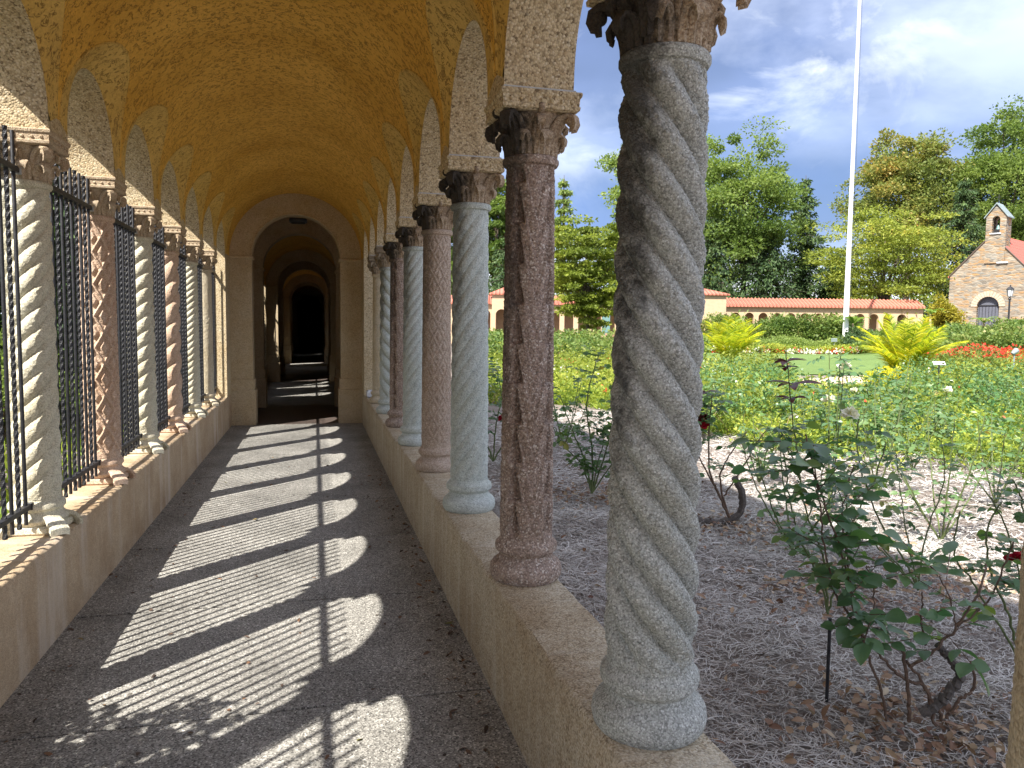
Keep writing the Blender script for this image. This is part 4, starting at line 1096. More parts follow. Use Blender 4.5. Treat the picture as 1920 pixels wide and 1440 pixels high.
# ------------------------------------------------------------------ palms, bananas
def palm(px, py, dep, h, label, seed, nf=22):
    b = PX(px, py, dep); b[2] = float(ground_z(b[0], b[1]))-.05
    e = empty('golden_palm', b, label, 'palm', 'golden yellow palms in the garden'); rs = np.random.default_rng(seed)
    for i in range(nf):
        a = 2*PI*i/nf*2.4+rs.normal(0, .2); lean = rs.uniform(.25, 1.1); L = h*rs.uniform(.85, 1.15)
        r = np.linspace(0, 1, 12); ang = lean*(.35+.9*r)        # leaning out progressively
        hx = np.cumsum(np.sin(ang))/12*L; hz = np.cumsum(np.cos(ang))/12*L
        pts = np.stack([hx*math.cos(a), hx*math.sin(a), hz], -1)
        side = np.array([-math.sin(a), math.cos(a), 0]); fr = MB().tube(pts, list(np.linspace(.012, .004, 12)), 5).build('frond', M_['palm'], e)
        P_, D_, LL = [], [], []
        for k in range(34):
            t = .22+.78*k/33; q = t*11; j = min(int(q), 10); p = pts[j]*(1-(q-j))+pts[j+1]*(q-j); tg = unit(pts[j+1]-pts[j])
            for s in (-1, 1): P_.append(p); D_.append(side*s*.85+tg*.6+np.array([0, 0, .18])); LL.append(L*.30*math.sin(PI*(.12+.83*t))**.7)
        leaves('leaflets', np.array(P_), np.array(D_), np.array(LL), .035, M_['palm'], fr, 'blade', nrm=np.tile([0, 0, 1.], (len(P_), 1))+rs.normal(0, .4, (len(P_), 3)), seed=seed+i, droop=.3)
palm(1695, 712, 21, 1.85, 'larger golden palm beside the scarlet flowers and the path', 81, 26)
palm(1368, 690, 29, 1.95, 'smaller golden palm on the left of the lawn, beside the nearest column', 82, 24)
def banana(px, dep, h, label, seed, zb=None):
    b = PX(px, 640, dep); b[2] = float(ground_z(b[0], b[1]))
    e = empty('banana_plant', b, label, 'banana plant', 'banana plants near the chapel'); rs = np.random.default_rng(seed)
    MB().tube([(0, 0, -.1), (.02, 0, h*.5), (.0, .02, h*.75)], [.10, .08, .05], 8).build('stem', M_['stucco'], e)
    for i in range(8):
        a = 2*PI*i/8+rs.normal(0, .3); r = np.linspace(0, 1, 9); ang = rs.uniform(.3, .7)+1.5*r
        L = h*.6; hx = np.cumsum(np.sin(ang))/9*L; hz = h*.7+np.cumsum(np.cos(ang))/9*L
        c = np.stack([hx*math.cos(a), hx*math.sin(a), hz], -1); s = np.array([-math.sin(a), math.cos(a), 0]); w = L*.17*np.sin(PI*(.08+.9*r))[:, None]
        V = np.stack([c-s*w, c+np.array([0, 0, -.03]), c+s*w], 1).reshape(-1, 3)
        mesh('leaf', V, grid(None, 3, 9), M_['banana'], e, rnd=np.full(16, rs.random()))
banana(1843, 44, 1.55, 'banana plant in front of the chapel door', 83); banana(1908, 43, 1.5, 'banana plant right of the lamp post at the photo edge', 84)
banana(1598, 54, 2.6, 'banana plant just right of the flagpole foot', 85); banana(1742, 55, 1.9, 'banana plant left of the golden shrub', 86)

# ------------------------------------------------------------------ trees
def tree(px, py_top, py_bot, wpx, dep, mat, label, seed, kind='round', dens=1.0, L=.34, gap=.0, group=None, tz=None, lowcut=.12, trunk=None):
    b = PX(px, 700, dep); gz = float(ground_z(b[0], b[1])); top = PX(px, py_top, dep)[2]-gz; bot = max(PX(px, py_bot, dep)[2]-gz, .5)
    w = wpx/FPX*dep; e = empty({'round': 'tree', 'layer': 'tree', 'cone': 'conifer_tree', 'hemlock': 'conifer_tree'}[kind], (b[0], b[1], gz), label, 'tree', group)
    rs = np.random.default_rng(seed); mb = MB(); h = top
    tr = trunk or max(.14, h*.016)
    if kind in ('round', 'layer'):
        ch = h-bot; K = int(150*dens); c = sph(K, rs); rad = rs.uniform(.12, 1., (K, 1))**.5; c = c*rad
        # uneven silhouette
        ang = np.arctan2(c[:, 1], c[:, 0]); f = 1+.10*np.sin(ang*3+seed)+.08*np.sin(ang*5+c[:, 2]*4+seed*2)+.10*np.sin(c[:, 2]*7+seed)
        c = c*f[:, None]; cz = bot+ch*.5
        if kind == 'layer': c[:, 2] = np.round(c[:, 2]*5+rs.normal(0,.25,K))/5+rs.normal(0, .045, K)
        wz = 1-.35*np.clip(c[:, 2], -1, 1)*(kind != 'layer')*.5
        cen = np.stack([c[:, 0]*w/2*.86*wz, c[:, 1]*w/2*.86*wz, cz+c[:, 2]*ch/2*.88], -1)
        cr = w*.088*rs.uniform(.55, 1.5, K); nleaf = int(170*dens) if kind == 'round' else int(150*dens)
        per = rs.poisson(nleaf, K); idx = np.repeat(np.arange(K), per); n = len(idx)
        fl = np.array([1, 1, .62]) if kind == 'round' else np.array([1.35, 1.35, .26])
        off = sph(n, rs)*(rs.random((n, 1))**.5)*cr[idx][:, None]*fl*rs.uniform(.6, 1.5, (K, 3))[idx]
        pos = cen[idx]+off; dd = unit(off)+rs.normal(0, .6, (n, 3)); 
        leaves('crown', pos, dd, L*rs.uniform(.6, 1.3, n), L*.62*rs.uniform(.6, 1.2, n), mat, e, seed=seed, rnd=np.clip(rs.random(K)[idx]*.45+rs.random(n)*.55, 0, 1))
        base = np.array([0, 0, -.1]); fork = np.array([w*.02, 0, bot+ch*.18])
        mb.tube([base, fork*.5, fork, np.array([w*.03, w*.02, bot+ch*.7])], [tr, tr*.85, tr*.7, tr*.25], 8)
        for i in rs.choice(K, min(K, 22), replace=False):
            q = cen[i]; m_ = fork*.6+q*.4+np.array([0, 0, ch*.06]); mb.tube([fork*rs.uniform(.75, 1.05), m_, q], [tr*.42, tr*.26, tr*.08], 5)
    else:
        n_w = 18 if kind == 'cone' else 20; P_ = []; 
        for j in range(n_w):
            t = j/n_w; z = bot+(h-bot)*t; rr = (w/2)*(1-t)**(.85 if kind == 'cone' else .7)*rs.uniform(.7, 1.15)+w*.02
            nb = 10 if kind == 'cone' else 10
            for i in range(nb):
                a = rs.random()*2*PI; rl = rr*rs.uniform(.6, 1.2); sl = .15 if kind == 'cone' else .05
                tip = np.array([math.cos(a)*rl, math.sin(a)*rl, z-rl*sl+rs.normal(0, .15)]); s0 = np.array([0, 0, z+rl*.12])
                mb.tube([s0, (s0+tip)/2+np.array([0, 0, rl*.05]), tip], [tr*.16, tr*.1, tr*.03], 3)
                nn = int((70 if kind == 'cone' else 60)*dens*(.35+rl/(w/2))); u = rs.random(nn)**.7
                p = s0+(tip-s0)*u[:, None]; hang = rs.random(nn)*rl*(.22 if kind == 'cone' else .16)+.05
                p = p+rs.normal(0, rl*.07, (nn, 3)); p[:, 2] -= hang*rs.random(nn)
                P_.append(p)
        pos = np.concatenate(P_); n = len(pos); dd = pos*np.array([1, 1, 0])/max(w, 1)*2+rs.normal(0, .4, (n, 3))+np.array([0, 0, -.45])
        leaves('crown', pos, dd, L*1.15*rs.uniform(.6, 1.3, n), L*.42*rs.uniform(.6, 1.3, n), mat, e, seed=seed)
        mb.tube([(0, 0, -.1), (0, 0, h*.5), (0, 0, h*.99)], [tr, tr*.6, tr*.08], 7)
    mb.build('trunk', M_['bark'], e)
    return e
tg = 'trees around the garden'
tree(1235, 165, 520, 250, 84, M_['t_light'], 'tall airy light green tree rising behind the nearest column', 101, dens=1.0, L=.36)
tree(1385, 235, 560, 250, 76, M_['t_mid'], 'large round mid green tree right of the nearest column', 102, dens=1.25, L=.32)
tree(1330, 400, 610, 150, 74, M_['t_spruce'], 'dense hemlock right behind the small tower of the far arcade', 103, 'hemlock', L=.36)
tree(1430, 430, 610, 170, 73, M_['t_dark'], 'dark hemlock below the round green tree', 104, 'hemlock', L=.36)
tree(1497, 325, 590, 120, 80, M_['t_spruce'], 'spruce with drooping tiers left of the flagpole', 105, 'cone', L=.4)
tree(1560, 470, 610, 130, 78, M_['t_dark'], 'dark low conifer behind the flagpole', 106, 'hemlock', L=.36)
tree(1645, 370, 600, 290, 70, M_['t_yellow'], 'wide yellow green tree with layered branches behind the flagpole', 107, 'layer', dens=1.15, L=.25)
tree(1690, 225, 500, 250, 96, M_['t_autumn'], 'tall oak with leaves turning brown behind the layered tree', 108, dens=1.35, L=.38)
tree(1868, 185, 540, 250, 92, M_['t_mid'], 'tallest green oak behind the chapel', 109, dens=1.5, L=.36)
tree(1790, 330, 600, 140, 74, M_['t_dark'], 'dark evergreen left of the chapel bell gable', 110, 'hemlock', L=.34, dens=1.2)
tree(1098, 395, 640, 165, 50, M_['t_yellow'], 'yellow green tree seen between the first and second columns', 111, 'layer', dens=1.2, L=.22)
tree(1052, 325, 620, 130, 88, M_['t_light'], 'tall pale green conifer behind the yellow green tree', 112, 'cone', L=.4)
tree(1165, 235, 560, 95, 95, M_['t_spruce'], 'slim conifer half hidden by the nearest column', 113, 'cone', L=.4)
tree(925, 300, 600, 110, 86, M_['t_mid'], 'ragged green tree seen between the second and third columns', 114, dens=1.0, L=.36)
tree(960, 420, 620, 150, 80, M_['t_dark'], 'dark evergreen behind the chevron column', 115, 'hemlock', L=.36)
tree(1240, 470, 620, 190, 82, M_['t_dark'], 'dark evergreen hidden behind the nearest column', 116, 'hemlock', L=.36)
tree(2010, 300, 560, 260, 95, M_['t_mid'], 'green tree beyond the right edge behind the chapel roof', 117, dens=1.0, L=.38)
tree(850, 380, 600, 120, 85, M_['t_mid'], 'green tree behind the lozenge carved column', 118, dens=.8, L=.38)
# far-off wood closing the gaps
def wood():
    rs = np.random.default_rng(77); K = 260; t = rs.uniform(T(780), T(2150), K); d = rs.uniform(118, 150, K); P_ = []
    x = RH[0]*t*d+FH[0]*d; y = RH[1]*t*d+FH[1]*d; n = 90
    hh = 8+4*np.sin(t*14)+rs.normal(0, 1.5, K); z = rs.random(K)*hh
    pos = np.repeat(np.stack([x, y, z], -1), n, 0)+sph(K*n, rs)*(rs.random((K*n, 1))**.4)*np.array([3.2, 3.2, 2.2])
    pos[:, 2] = np.maximum(pos[:, 2], 0)
    o = leaves('distant_wood', pos, sph(K*n, rs), rs.uniform(.5, 1.0, K*n), .5, M_['t_mid'], seed=4); tag(o, 'far green wood closing the view behind the garden trees', 'wood', kind='stuff')
wood()

# ------------------------------------------------------------------ far arcade, with its tower
def far_arcade():
    e = empty('far_arcade', (0, 0, 0), 'far cream cloister range with round arches and red tiled roof', 'building')
    Dp = 64.; l0, l1 = -6., 34.; ez = 1.5+44.5/FPX*Dp; rz = 1.5+56/FPX*Dp
    e.rotation_euler = (0, 0, -YAW); x0, y0 = G(0, Dp); e.location = (x0, y0, 0)
    sp = 25.9/FPX*Dp; aw = 8.6/FPX*Dp; az = 1.5+22/FPX*Dp
    lt = T(1359)*Dp
    pts = [(l0, 0)]; k = int((l0-lt)/sp)
    xs = np.arange(lt+.75-sp*30, l1-1, sp); xs = xs[(xs > l0+.6) & (xs < l1-.6)]
    for c in xs:
        pts.append((c-aw, 0))
        for j in range(13): q = PI*(1-j/12); pts.append((c+aw*math.cos(q), az+aw*math.sin(q)))
        pts.append((c+aw, 0))
    pts.append((l1, 0)); V = []; F = []
    for x, z in pts: V += [(x, 0, z), (x, .35, z), (x, 0, ez), (x, .35, ez)]
    for i in range(len(pts)-1):
        a = i*4; b = a+4
        if abs(pts[i][0]-pts[i+1][0]) > 1e-6: F += [(a, a+2, b+2, b), (a+1, b+1, b+3, a+3)]
        F.append((a, b, b+1, a+1))
    mesh('arcade_wall', V, F, M_['stucco'], e, False)
    MB().box((l0, 2.6, 0), (l1, 2.9, ez)).build('back_wall', M_['stucco'], e, False)
    mb = MB(); n = int((l1-l0)/.15); V = []; F = []
    for i in range(n+1):      # corrugated tile slope
        x = l0+(l1-l0)*i/n; bz = .05*math.cos(PI*i); V += [(x, -.30, ez-.03+bz), (x, 1.3, rz+.12+bz), (x, 3.1, ez+bz), (x, -.30, ez-.16)]
    for i in range(n):
        a = i*4; F += [(a, a+4, a+5, a+1), (a+1, a+5, a+6, a+2), (a, a+3, a+7, a+4)]
    mesh('roof', V, F, M_['tile'], e, False)
    MB().box((T(1126)*Dp, -.32, .1), (T(1141)*Dp, -.25, 2.9)).build('door', M_['bronze'], e, False)
    return e, Dp
fa, Dp = far_arcade()
def tower(px, half, dz_e, dz_a, label, d=61.):
    x, y = G(T(px)*d, d); e = empty('arcade_tower', (x, y, 0), label, 'tower', rz=-YAW)
    h = half/FPX*d; ez = 1.5+dz_e/FPX*d; az = 1.5+dz_a/FPX*d; aw = 11/FPX*d; q0 = 1.5+32/FPX*d-aw
    pts = [(-h, 0), (-.25*h-aw, 0)]+[(-.25*h+aw*math.cos(PI*(1-j/12)), q0+aw*math.sin(PI*(1-j/12))) for j in range(13)]+[(-.25*h+aw, 0), (h, 0)]
    V = []; F = []
    for x_, z in pts: V += [(x_, 0, z), (x_, .4, z), (x_, 0, ez), (x_, .4, ez)]
    for i in range(len(pts)-1):
        a = i*4; b = a+4
        if abs(pts[i][0]-pts[i+1][0]) > 1e-6: F += [(a, a+2, b+2, b), (a+1, b+1, b+3, a+3)]
        F.append((a, b, b+1, a+1))
    w = mesh('wall', V, F, M_['stucco'], e, False)
    MB().box((-h, .4, 0), (-h+.35, 2*h, ez)).box((h-.35, .4, 0), (h, 2*h, ez)).box((-h+.35, 2*h-.3, 0), (h-.35, 2*h, ez)).build('side_walls', M_['stucco'], e, False)
    o = .22; mb = MB(); mb.add([(-h-o, -o, ez-.05), (h+o, -o, ez-.05), (h+o, 2*h+o, ez-.05), (-h-o, 2*h+o, ez-.05), (-.05, h, az), (-h-o, -o, ez+.06), (h+o, -o, ez+.06), (h+o, 2*h+o, ez+.06), (-h-o, 2*h+o, ez+.06)],
        [(3, 2, 1, 0), (0, 1, 6, 5), (1, 2, 7, 6), (2, 3, 8, 7), (3, 0, 5, 8), (5, 6, 4), (6, 7, 4), (7, 8, 4), (8, 5, 4)]); mb.build('roof', M_['tile'], e, False)
    return e
tower(1312, 46, 63, 80, 'small square tower with pyramid tile roof on the far arcade')
tower(945, 24, 60, 74, 'small tile roofed tower seen between the second and third columns', 62.5)

# ------------------------------------------------------------------ chapel
def chapel():
    d = 60.; rz = R(-(14.4+31.8)-17)           # front turned a little towards the left
    c = PX(1853, 560, d); gz = 1.42
    e = empty('stone_chapel', (c[0], c[1], gz), 'small fieldstone chapel with bell gable and red tile roof', 'chapel', rz=rz)
    s = d/FPX/.86; hw = 66*s*.92; ze = 1.5+(617-512)/FPX*d*1.16-gz; za = 1.5+(618-440)/FPX*d*1.16-gz
    ze = (617-512)/FPX*d*1.0+.08; za = (618-440)/FPX*d+.08
    hw = 66/FPX*d*1.03
    Lc = 11; aw = 18.5/FPX*d; q0 = (618-553)/FPX*d+.08-aw
    pts = [(-hw, 0), (-aw, 0)]+[(aw*math.cos(PI*(1-j/16)), q0+aw*math.sin(PI*(1-j/16))) for j in range(17)]+[(aw, 0), (hw, 0)]
    V = []; F = []
    def topz(x): return za-(za-ze)*abs(x)/hw
    pts2 = []
    for p in pts: pts2.append(p)
    for x, z in pts2: V += [(x, 0, z), (x, .5, z), (x, 0, topz(x)), (x, .5, topz(x))]
    for i in range(len(pts2)-1):
        a = i*4; b = a+4
        if abs(pts2[i][0]-pts2[i+1][0]) > 1e-6: F += [(a, b, b+2, a+2), (a+1, a+3, b+3, b+1), (a+2, b+2, b+3, a+3)]
        F.append((a, b, b+1, a+1))
    mesh('front_wall', V, F, M_['rubble'], e, False)
    mb = MB(); mb.box((-hw, .5, 0), (-hw+.4, Lc, ze)); mb.box((hw-.4, .5, 0), (hw, Lc, ze)); mb.box((-hw+.4, Lc-.4, 0), (hw-.4, Lc, ze)); mb.build('side_walls', M_['rubble'], e, False)
    # roof slopes with thickness
    o = .15; t = .12; V = []; F = []
    slope = (za-ze)/hw
    for y in (.05, Lc+.2):
        V += [(-hw-o, y, ze-o*slope+.03), (0, y, za+.03), (hw+o, y, ze-o*slope+.03), (-hw-o, y, ze-o*slope+.03+t), (0, y, za+.03+t), (hw+o, y, ze-o*slope+.03+t)]
    F = [(0, 1, 4, 3), (1, 2, 5, 4), (6, 9, 10, 7), (7, 10, 11, 8), (3, 4, 10, 9), (4, 5, 11, 10), (0, 6, 7, 1), (1, 7, 8, 2), (0, 3, 9, 6), (2, 8, 11, 5)]
    mesh('roof', V, F, M_['tile_chapel'], e, False)
    mb = MB()
    for sx in (-1, 1): mb.tube([(sx*(hw+.05), -.03, ze-.05*slope+.05), (0, -.03, za+.06)], .06, 6)
    mb.build('verge', plain('dark_verge', (.10, .07, .055), .7), e)
    # arch ring and door
    mb = MB(); 
    for j in range(15):
        a0, a1 = PI*j/15+.01, PI*(j+1)/15-.01; r0, r1 = aw, aw+.42; V = []
        for y in (-.05, .06):
            V += [(r0*math.cos(a0), y, q0+r0*math.sin(a0)), (r1*math.cos(a0), y, q0+r1*math.sin(a0)), (r1*math.cos(a1), y, q0+r1*math.sin(a1)), (r0*math.cos(a1), y, q0+r0*math.sin(a1))]
        mb.add(V, [(3, 2, 1, 0), (4, 5, 6, 7), (0, 1, 5, 4), (1, 2, 6, 5), (2, 3, 7, 6), (3, 0, 4, 7)])
    mb.build('arch_stones', plain('arch_voussoir', (.42, .34, .25), .9, nscale=5), e, False)
    dr = MB().box((-aw, .32, 0), (aw, .40, q0+aw)).build('door', plain('grey_door', (.10, .105, .13), .6), e, False)
    mb = MB()
    for j in range(7): mb.tube([(-aw+.1+j*(2*aw-.2)/6, .26, 0), (-aw+.1+j*(2*aw-.2)/6, .26, q0+.1)], .018, 5)
    mb.tube([(-aw, .26, q0+.1), (aw, .26, q0+.1)], .03, 5); mb.build('gate_bars', M_['iron'], dr)
    # bell gable: four stone sides with an arched opening through it
    bw = 16.5/FPX*d; bx = .28; z0 = (618-492)/FPX*d+.1; zt = (618-407)/FPX*d+.1; zp = (618-386)/FPX*d+.1; ow = 6.4/FPX*d; oz0 = (618-437)/FPX*d+.1; oz1 = (618-406)/FPX*d+.1-ow
    g = 1.1; pts = [(-bw, z0), (-ow, oz0)]+[(ow*math.cos(PI*(1-j/10)), oz1+ow*math.sin(PI*(1-j/10))) for j in range(11)]+[(ow, oz0), (bw, z0)]
    V = []; F = []; tz = lambda x: zt+(zp-zt)*(1-abs(x)/bw)
    pts = [(-bw, z0), (-ow-.001, z0), (-ow, oz0)]+pts[2:-2]+[(ow, oz0), (ow+.001, z0), (bw, z0)]
    for y0_, y1_ in ((-.10, .25), (g-.35, g)):
        n0 = len(V)
        for x, z in pts: V += [(bx+x, y0_, z), (bx+x, y1_, z), (bx+x, y0_, tz(x)), (bx+x, y1_, tz(x))]
        for i in range(len(pts)-1):
            a = n0+i*4; b = a+4
            F += [(a, b, b+2, a+2), (a+1, a+3, b+3, b+1), (a, b, b+1, a+1)]
        F += [(n0, n0+2, n0+3, n0+1), (n0+(len(pts)-1)*4, n0+(len(pts)-1)*4+1, n0+(len(pts)-1)*4+3, n0+(len(pts)-1)*4+2)]
    # sill below the opening
    bg = mesh('bell_gable', V, F, M_['rubble'], e, False)
    MB().box((bx-bw+.002, -.098, z0), (bx+bw-.002, g-.002, oz0)).build('gable_sill', M_['rubble'], bg, False)
    MB().box((bx-bw+.003, .25, oz0), (bx-bw+.25, g-.35, zt)).box((bx+bw-.25, .25, oz0), (bx+bw-.003, g-.35, zt)).build('gable_side', M_['rubble'], bg, False)
    V = []; ov = .14
    for y in (-.22, g+.12): V += [(bx-bw-ov, y, zt-.12), (bx, y, zp+.08), (bx+bw+ov, y, zt-.12), (bx-bw-ov, y, zt-.03), (bx, y, zp+.18), (bx+bw+ov, y, zt-.03)]
    mesh('gable_roof', V, [(0, 1, 4, 3), (1, 2, 5, 4), (6, 9, 10, 7), (7, 10, 11, 8), (3, 4, 10, 9), (4, 5, 11, 10), (0, 6, 7, 1), (1, 7, 8, 2), (0, 3, 9, 6), (2, 8, 11, 5)], M_['slate'], bg, False)
    MB().tube([(bx, .2, zp+.1), (bx, .2, zp+.85)], .02, 6).tube([(bx-.16, .2, zp+.62), (bx+.16, .2, zp+.62)], .018, 6).build('cross', M_['iron'], bg)
    MB().lathe([(.20, 0), (.165, .06), (.12, .2), (.09, .30), (.03, .36), (.01, .37)], 16, (bx, .45, oz0+.30)).build('bell', M_['bronze'], bg)
    MB().box((bx-ow-.12, -.20, oz0-.10), (bx+ow+.12, -.09, oz0-.005), .02).build('ledge', M_['white_stone'], bg, False)
    MB().box((bx-ow+.01, .26, oz0), (bx+ow-.01, .30, oz0+.32)).build('bell_frame', M_['dark'], bg, False)
    MB().box((bx+bw-.5, -.16, z0-.05), (bx+bw+.25, .5, z0+.06), .02).build('flashing', M_['white_stone'], bg, False)
    return e
chapel()

# ------------------------------------------------------------------ flagpole, lamp post, sign, spotlight
d = 54.; b = PX(1584, 650, d); e = empty('flagpole', (b[0], b[1], 0), 'tall white flagpole rising from the border beyond the lawn', 'flagpole')
MB().lathe([(.205, 0), (.205, .9), (.19, .95), (.185, 4), (.15, 8), (.125, 14), (.105, 22), (.08, 30)], 16).build('pole', M_['white_paint'], e)
MB().lathe([(.32, -.1), (.32, .3), (.25, .4)], 16).build('pole_base', M_['white_paint'], e)
MB().tube([(.22, -.15, 1), (.10, -.08, 30)], .012, 4).build('halyard', M_['iron'], e)
# pale trunk-like scales where paint peels are left to the paint material
d = 45.; b = PX(1889, 632, d); gz = float(ground_z(b[0], b[1]))-.1
e = empty('lamp_post', (b[0], b[1], gz), 'black lantern lamp post in front of the chapel', 'lamp post')
MB().lathe([(.16, -.1), (.16, .12), (.11, .2), (.09, .45), (.10, .5), (.055, .56), (.05, 2.55), (.09, 2.6), (.07, 2.66), (.03, 2.7)], 14).build('post', M_['iron'], e)
lh = MB().lathe([(.10, 2.72), (.12, 2.74), (.035, 2.70)], 8).build('lantern', M_['iron'], e)
MB().lathe([(.11, 2.75), (.17, 3.14)], 6).build('lamp_glass', M_['lampglass'], lh, False)
MB().lathe([(.21, 3.145), (.20, 3.18), (.08, 3.30), (.03, 3.33), (.03, 3.40), (.0, 3.44)], 6).build('lantern_roof', M_['iron'], lh, False)
mb = MB()
for i in range(6): a = 2*PI*i/6; mb.tube([(.115*math.cos(a), .115*math.sin(a), 2.75), (.178*math.cos(a), .178*math.sin(a), 3.14)], .011, 4)
mb.build('lantern_frame', M_['iron'], lh)
b = PX(1760, 700, 15.5); b2 = PX(1761, 681, 15.5)
e = empty('plant_sign', (b[0], b[1], 0), 'small white tilted sign on a dark stake in front of the scarlet flowers', 'sign', rz=-R(20))
MB().box((-.012, -.008, -.1), (.012, .008, b2[2]-.02)).build('stake', M_['iron'], e, False)
sg = MB().box((-.115, -.05, -.005), (.115, .05, .005), .002).build('panel', M_['white_paint'], e, False); sg.location = (0, 0, b2[2]); sg.rotation_euler = (R(40), 0, 0)
b = PX(1901, 680, 20.); z = PX(1901, 660, 20.)[2]
e = empty('garden_spotlight', (b[0], b[1], 0), 'small grey spotlight on a stake near the right edge', 'spotlight')
MB().tube([(0, 0, -.1), (0, 0, z-.05)], .018, 8).build('stake', M_['slate'], e)
MB().tube([(-.07, 0, z-.05), (-.03, 0, z-.02), (.07, 0, z+.05)], [.035, .06, .075], 10).build('lamp_head', M_['slate'], e)
p = PX(1564, 640, 51.); e = empty('garden_spotlight', (p[0], p[1], 0), 'tiny grey box light on the low hedge before the flagpole', 'spotlight')
MB().box((-.16, -.1, .70), (.16, .1, .95), .02).build('lamp_head', M_['slate'], e, False); MB().tube([(0, 0, -.1), (0, 0, .70)], .03, 6).build('stake', M_['slate'], e)

# ------------------------------------------------------------------ planting outside the left wall
def bush_box(name, label, x, y, z0, w, h, mat, seed, n=7000, L=.07, cat='shrub'):
    e = empty(name, (x, y, 0), label, cat); rs = np.random.default_rng(seed)
    K = max(n//110, 10); c = sph(K, rs)*rs.uniform(.3, .9, (K, 1)); c = c*np.array([w/2, w/2, h/2])+np.array([0, 0, z0+h/2])
    k = rs.integers(0, K, n); off = sph(n, rs)*(rs.random((n, 1))**.5)*.16; pos = c[k]+off
    leaves('foliage', pos, off+rs.normal(0, .08, (n, 3)), L*rs.uniform(.7, 1.2, n), L*.55, mat, e, seed=seed)
    mb = MB()
    for i in range(10): q = c[i]; mb.tube([(0, 0, -.1), (q[0]*.3, q[1]*.3, q[2]*.55), tuple(q)], [.018, .012, .004], 5)
    mb.build('stems', M_['bark'], e)
    return e
bush_box('shrub', 'green shrub seen through the grille at the left edge', -3.3, 4.3, 0, 1.9, 1.6, M_['t_light'], 121)
bush_box('shrub', 'green shrub outside the left grille behind the nearest spiral column', -3.6, 7.2, 0, 2.2, 1.5, M_['t_mid'], 122)
bush_box('shrub', 'low green shrub outside the left grilles farther along', -3.9, 11.0, 0, 2.8, 1.4, M_['t_light'], 123)
# slender rose sprays standing against the first grilles: they shade the paving
def spray(x, y, label, seed, tips):
    st = []
    for tx, ty, tz in tips: st.append(([np.array([x, y, 0.]), np.array([x+(tx-x)*.2, y+(ty-y)*.2, tz*.5]), np.array([x+(tx-x)*.6, y+(ty-y)*.6, tz*.85]), np.array([tx, ty, tz])], .007, .003, 1.))
    rose_bush(label, st, M_['rose_leaf2'], .05, 13, seed, 'tall rose sprays outside the left grilles', leaf_from=.45, name='rose_bush')
spray(-1.9, 1.7, 'tall rose spray outside the left wall whose shadow falls on the paving', 131, [(-1.62, 1.95, 1.75), (-1.66, 2.2, 1.5), (-1.60, 1.8, 2.0), (-1.66, 2.4, 1.35), (-1.62, 1.6, 1.7), (-1.66, 1.85, 1.5), (-1.6, 2.05, 1.9), (-1.6, 1.5, 1.9), (-1.62, 2.1, 1.65)])
spray(-1.85, 2.0, 'smaller rose spray outside the left wall near the first spiral column', 132, [(-1.62, 2.35, .95), (-1.66, 2.9, .85), (-1.7, 1.8, 1.0)])
def hedge_tree(x, y, h, w, label, seed, src=None):
    if src is not None:
        c = copy_tree(src); c.location = (x, y, 0); c.rotation_euler = (0, 0, seed); c['label'] = label; return c
    e = empty('evergreen_tree', (x, y, 0), label, 'tree', 'evergreens added outside the left arcade to shade the far walk'); rs = np.random.default_rng(seed); n = 15000
    u = rs.random(n); a = rs.random(n)*2*PI; r = w/2*(1-u**2.2*.85)*rs.uniform(.55, 1.05, n); pos = np.stack([r*np.cos(a), r*np.sin(a), .1+h*u], -1)
    leaves('crown', pos, np.stack([np.cos(a), np.sin(a), rs.normal(.1, .5, n)], -1), .22*rs.uniform(.7, 1.3, n), .13, M_['t_dark'], e, seed=seed)
    MB().tube([(0, 0, -.1), (0, 0, h*.95)], [.14, .03], 7).build('trunk', M_['bark'], e); return e
ev = hedge_tree(-4.2, 12.6, 6.2, 2.2, 'first evergreen added outside the walk to block the sun, near the portal', 201)  # dense evergreens added as sun blockers that darken the far walk
words = ['second', 'third', 'fourth', 'fifth', 'sixth', 'seventh', 'eighth', 'ninth', 'tenth', 'eleventh', 'twelfth', 'thirteenth', 'fourteenth', 'fifteenth']
for i, (x, y) in enumerate([(-3.9, 14.9), (-4.1, 17.0), (-3.8, 19.3), (-3.4, 21.5), (-3.5, 24.0), (-3.3, 26.2), (-3.4, 29.6), (-3.5, 32), (-3.4, 35), (-3.4, 38), (-3.3, 40.5), (-3.4, 43), (-3.4, 47), (-3.4, 50)]):
    hedge_tree(x, y, 6, 2.2, '%s evergreen added outside the far walk to block sun, counting from the portal' % words[i], i*1.3, ev)
for i, (x, y) in enumerate([(-9, 3), (-9.5, 7.5), (-9, 12), (-9.5, 16.5), (-9, -1)]):
    c = hedge_tree(x, y, 6, 2.2, '%s evergreen of the row standing well outside the left grilles' % (['first']+words)[i], i*2.1, ev); c.scale = (1.9, 1.9, 1); c['group'] = 'evergreens well outside the left grilles'
n = 9000; rs = np.random.default_rng(9)
pos = np.stack([-1.6-rs.random(n)*5, rs.uniform(-1, 20, n), np.full(n, -.1)], -1); dd = rs.normal(0, .4, (n, 3))+np.array([0, 0, 1.])
tag(leaves('ground_cover', pos, dd, .3, .03, M_['grassblade'], None, 'blade', seed=6), 'green ground cover outside the left arcade', 'ground cover', kind='stuff')

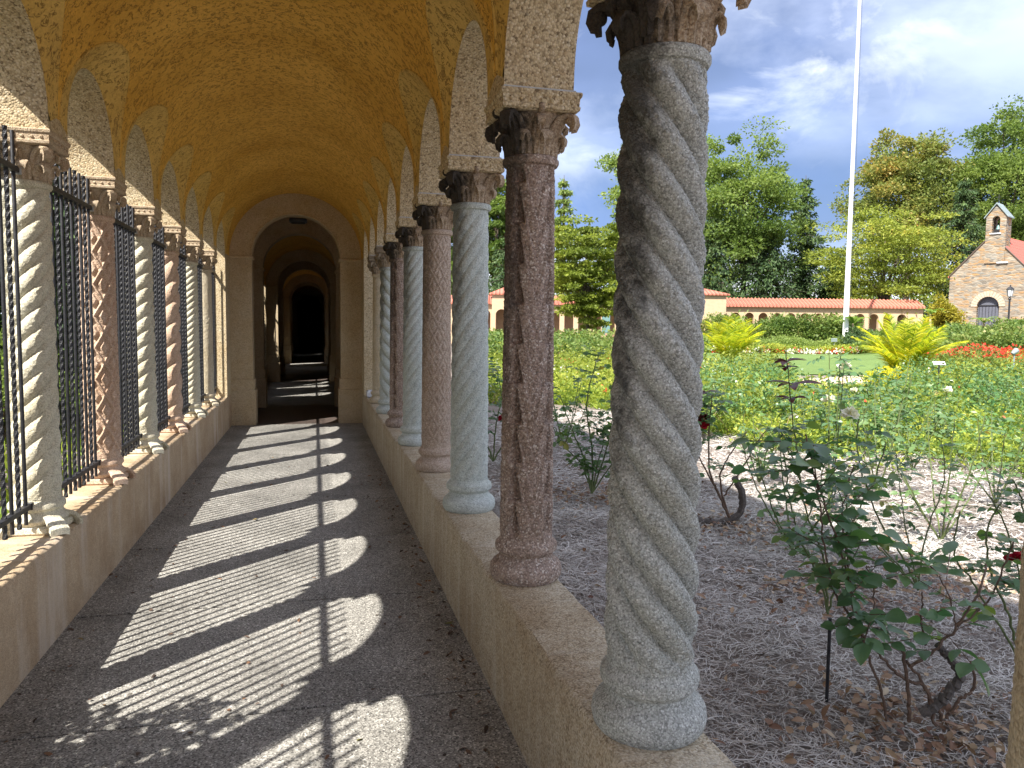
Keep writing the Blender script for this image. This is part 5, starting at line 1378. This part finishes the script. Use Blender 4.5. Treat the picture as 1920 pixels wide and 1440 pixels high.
# ------------------------------------------------------------------ tags for unlabelled structure
# ------------------------------------------------------------------ light and sky
SUN_EL = math.atan(1/(.625*math.hypot(1, .94))); to_sun = Vector((-1, -.94, 0)).normalized()
sd = bpy.data.lights.new('sun', 'SUN'); so = bpy.data.objects.new('sun', sd); COL.objects.link(so)
dirv = Vector((to_sun.x*math.cos(SUN_EL), to_sun.y*math.cos(SUN_EL), math.sin(SUN_EL)))
so.rotation_euler = dirv.to_track_quat('Z', 'Y').to_euler(); so.location = (-8, -8, 12)
sd.energy = 4.2; sd.angle = R(.5); sd.color = (1, .955, .88)
w = bpy.data.worlds.new('World'); scene.world = w; w.use_nodes = True; nt = w.node_tree; nt.nodes.clear(); t = NT(nt)
sky = t.n('ShaderNodeTexSky'); sky.sky_type = 'NISHITA'; sky.sun_disc = False; sky.sun_elevation = SUN_EL
sky.sun_rotation = math.atan2(to_sun.x, to_sun.y) % (2*PI); sky.air_density = 1.2; sky.dust_density = 1.0
bg = t.n('ShaderNodeBackground'); bg.inputs[1].default_value = .15; t.l(sky.outputs[0], bg.inputs[0])
# clouds by direction
gc = t.n('ShaderNodeTexCoord').outputs['Generated']; sp_ = t.n('ShaderNodeSeparateXYZ'); t.l(gc, sp_.inputs[0])
mp = t.n('ShaderNodeMapping'); mp.inputs['Scale'].default_value = (1, 1, 1.9); mp.inputs['Location'].default_value = (.37, .12, .2); t.l(gc, mp.inputs['Vector'])
n1 = t.noise(mp.outputs[0], 5.2, 9, .6, .5); n2 = t.noise(mp.outputs[0], 1.7, 5, .55, .2)
el = sp_.outputs[2]
body = t.ramp(el, [(0, (.60, .67, .84)), (.065, (.45, .54, .80)), (.125, (.045, .11, .38)), (.19, (.065, .125, .36)), (.25, (.25, .33, .62)), (.36, (.46, .53, .80)), (1, (.55, .62, .86))])
n3 = t.noise(mp.outputs[0], 3.1, 8, .55, .3)
mass = t.mix(t.ramp(n3.outputs[0], [(.40, 0), (.60, 1)]), (.15, .20, .41), (.62, .68, .90))
body = t.mix(t.ramp(el, [(.17, 0), (.30, 1)]), body, mass)
f = t.math('ADD', t.math('MULTIPLY', n1.outputs[0], .6), t.math('MULTIPLY', n2.outputs[0], .55))
lift = t.ramp(el, [(0, .5), (.07, .45), (.12, .0), (.18, .1), (.27, .6), (.4, .7), (1, .6)])
puff = t.math('MULTIPLY', t.ramp(f, [(.53, 0), (.585, .4), (.64, 1)]), t.math('MULTIPLY', lift, 1.7), clamp=True)
cc = t.mix(puff, body, (.93, .95, 1.0))
dk = t.ramp(n2.outputs[0], [(.35, .55), (.52, 1), (1, 1.1)]); cc = t.mix(.8, cc, dk, 'MULTIPLY')
bc = t.n('ShaderNodeBackground'); bc.inputs[1].default_value = .62; t.l(cc, bc.inputs[0])
mx = t.n('ShaderNodeMixShader'); mx.inputs[0].default_value = .86; t.l(bg.outputs[0], mx.inputs[1]); t.l(bc.outputs[0], mx.inputs[2])
ow = t.n('ShaderNodeOutputWorld'); t.l(mx.outputs[0], ow.inputs[0])
scene.view_settings.view_transform = 'Standard'; scene.view_settings.look = 'None'; scene.view_settings.gamma = 1
scene.view_settings.exposure = 1.5
scene.render.engine = 'CYCLES'
scene.cycles.max_bounces = 10; scene.cycles.diffuse_bounces = 7
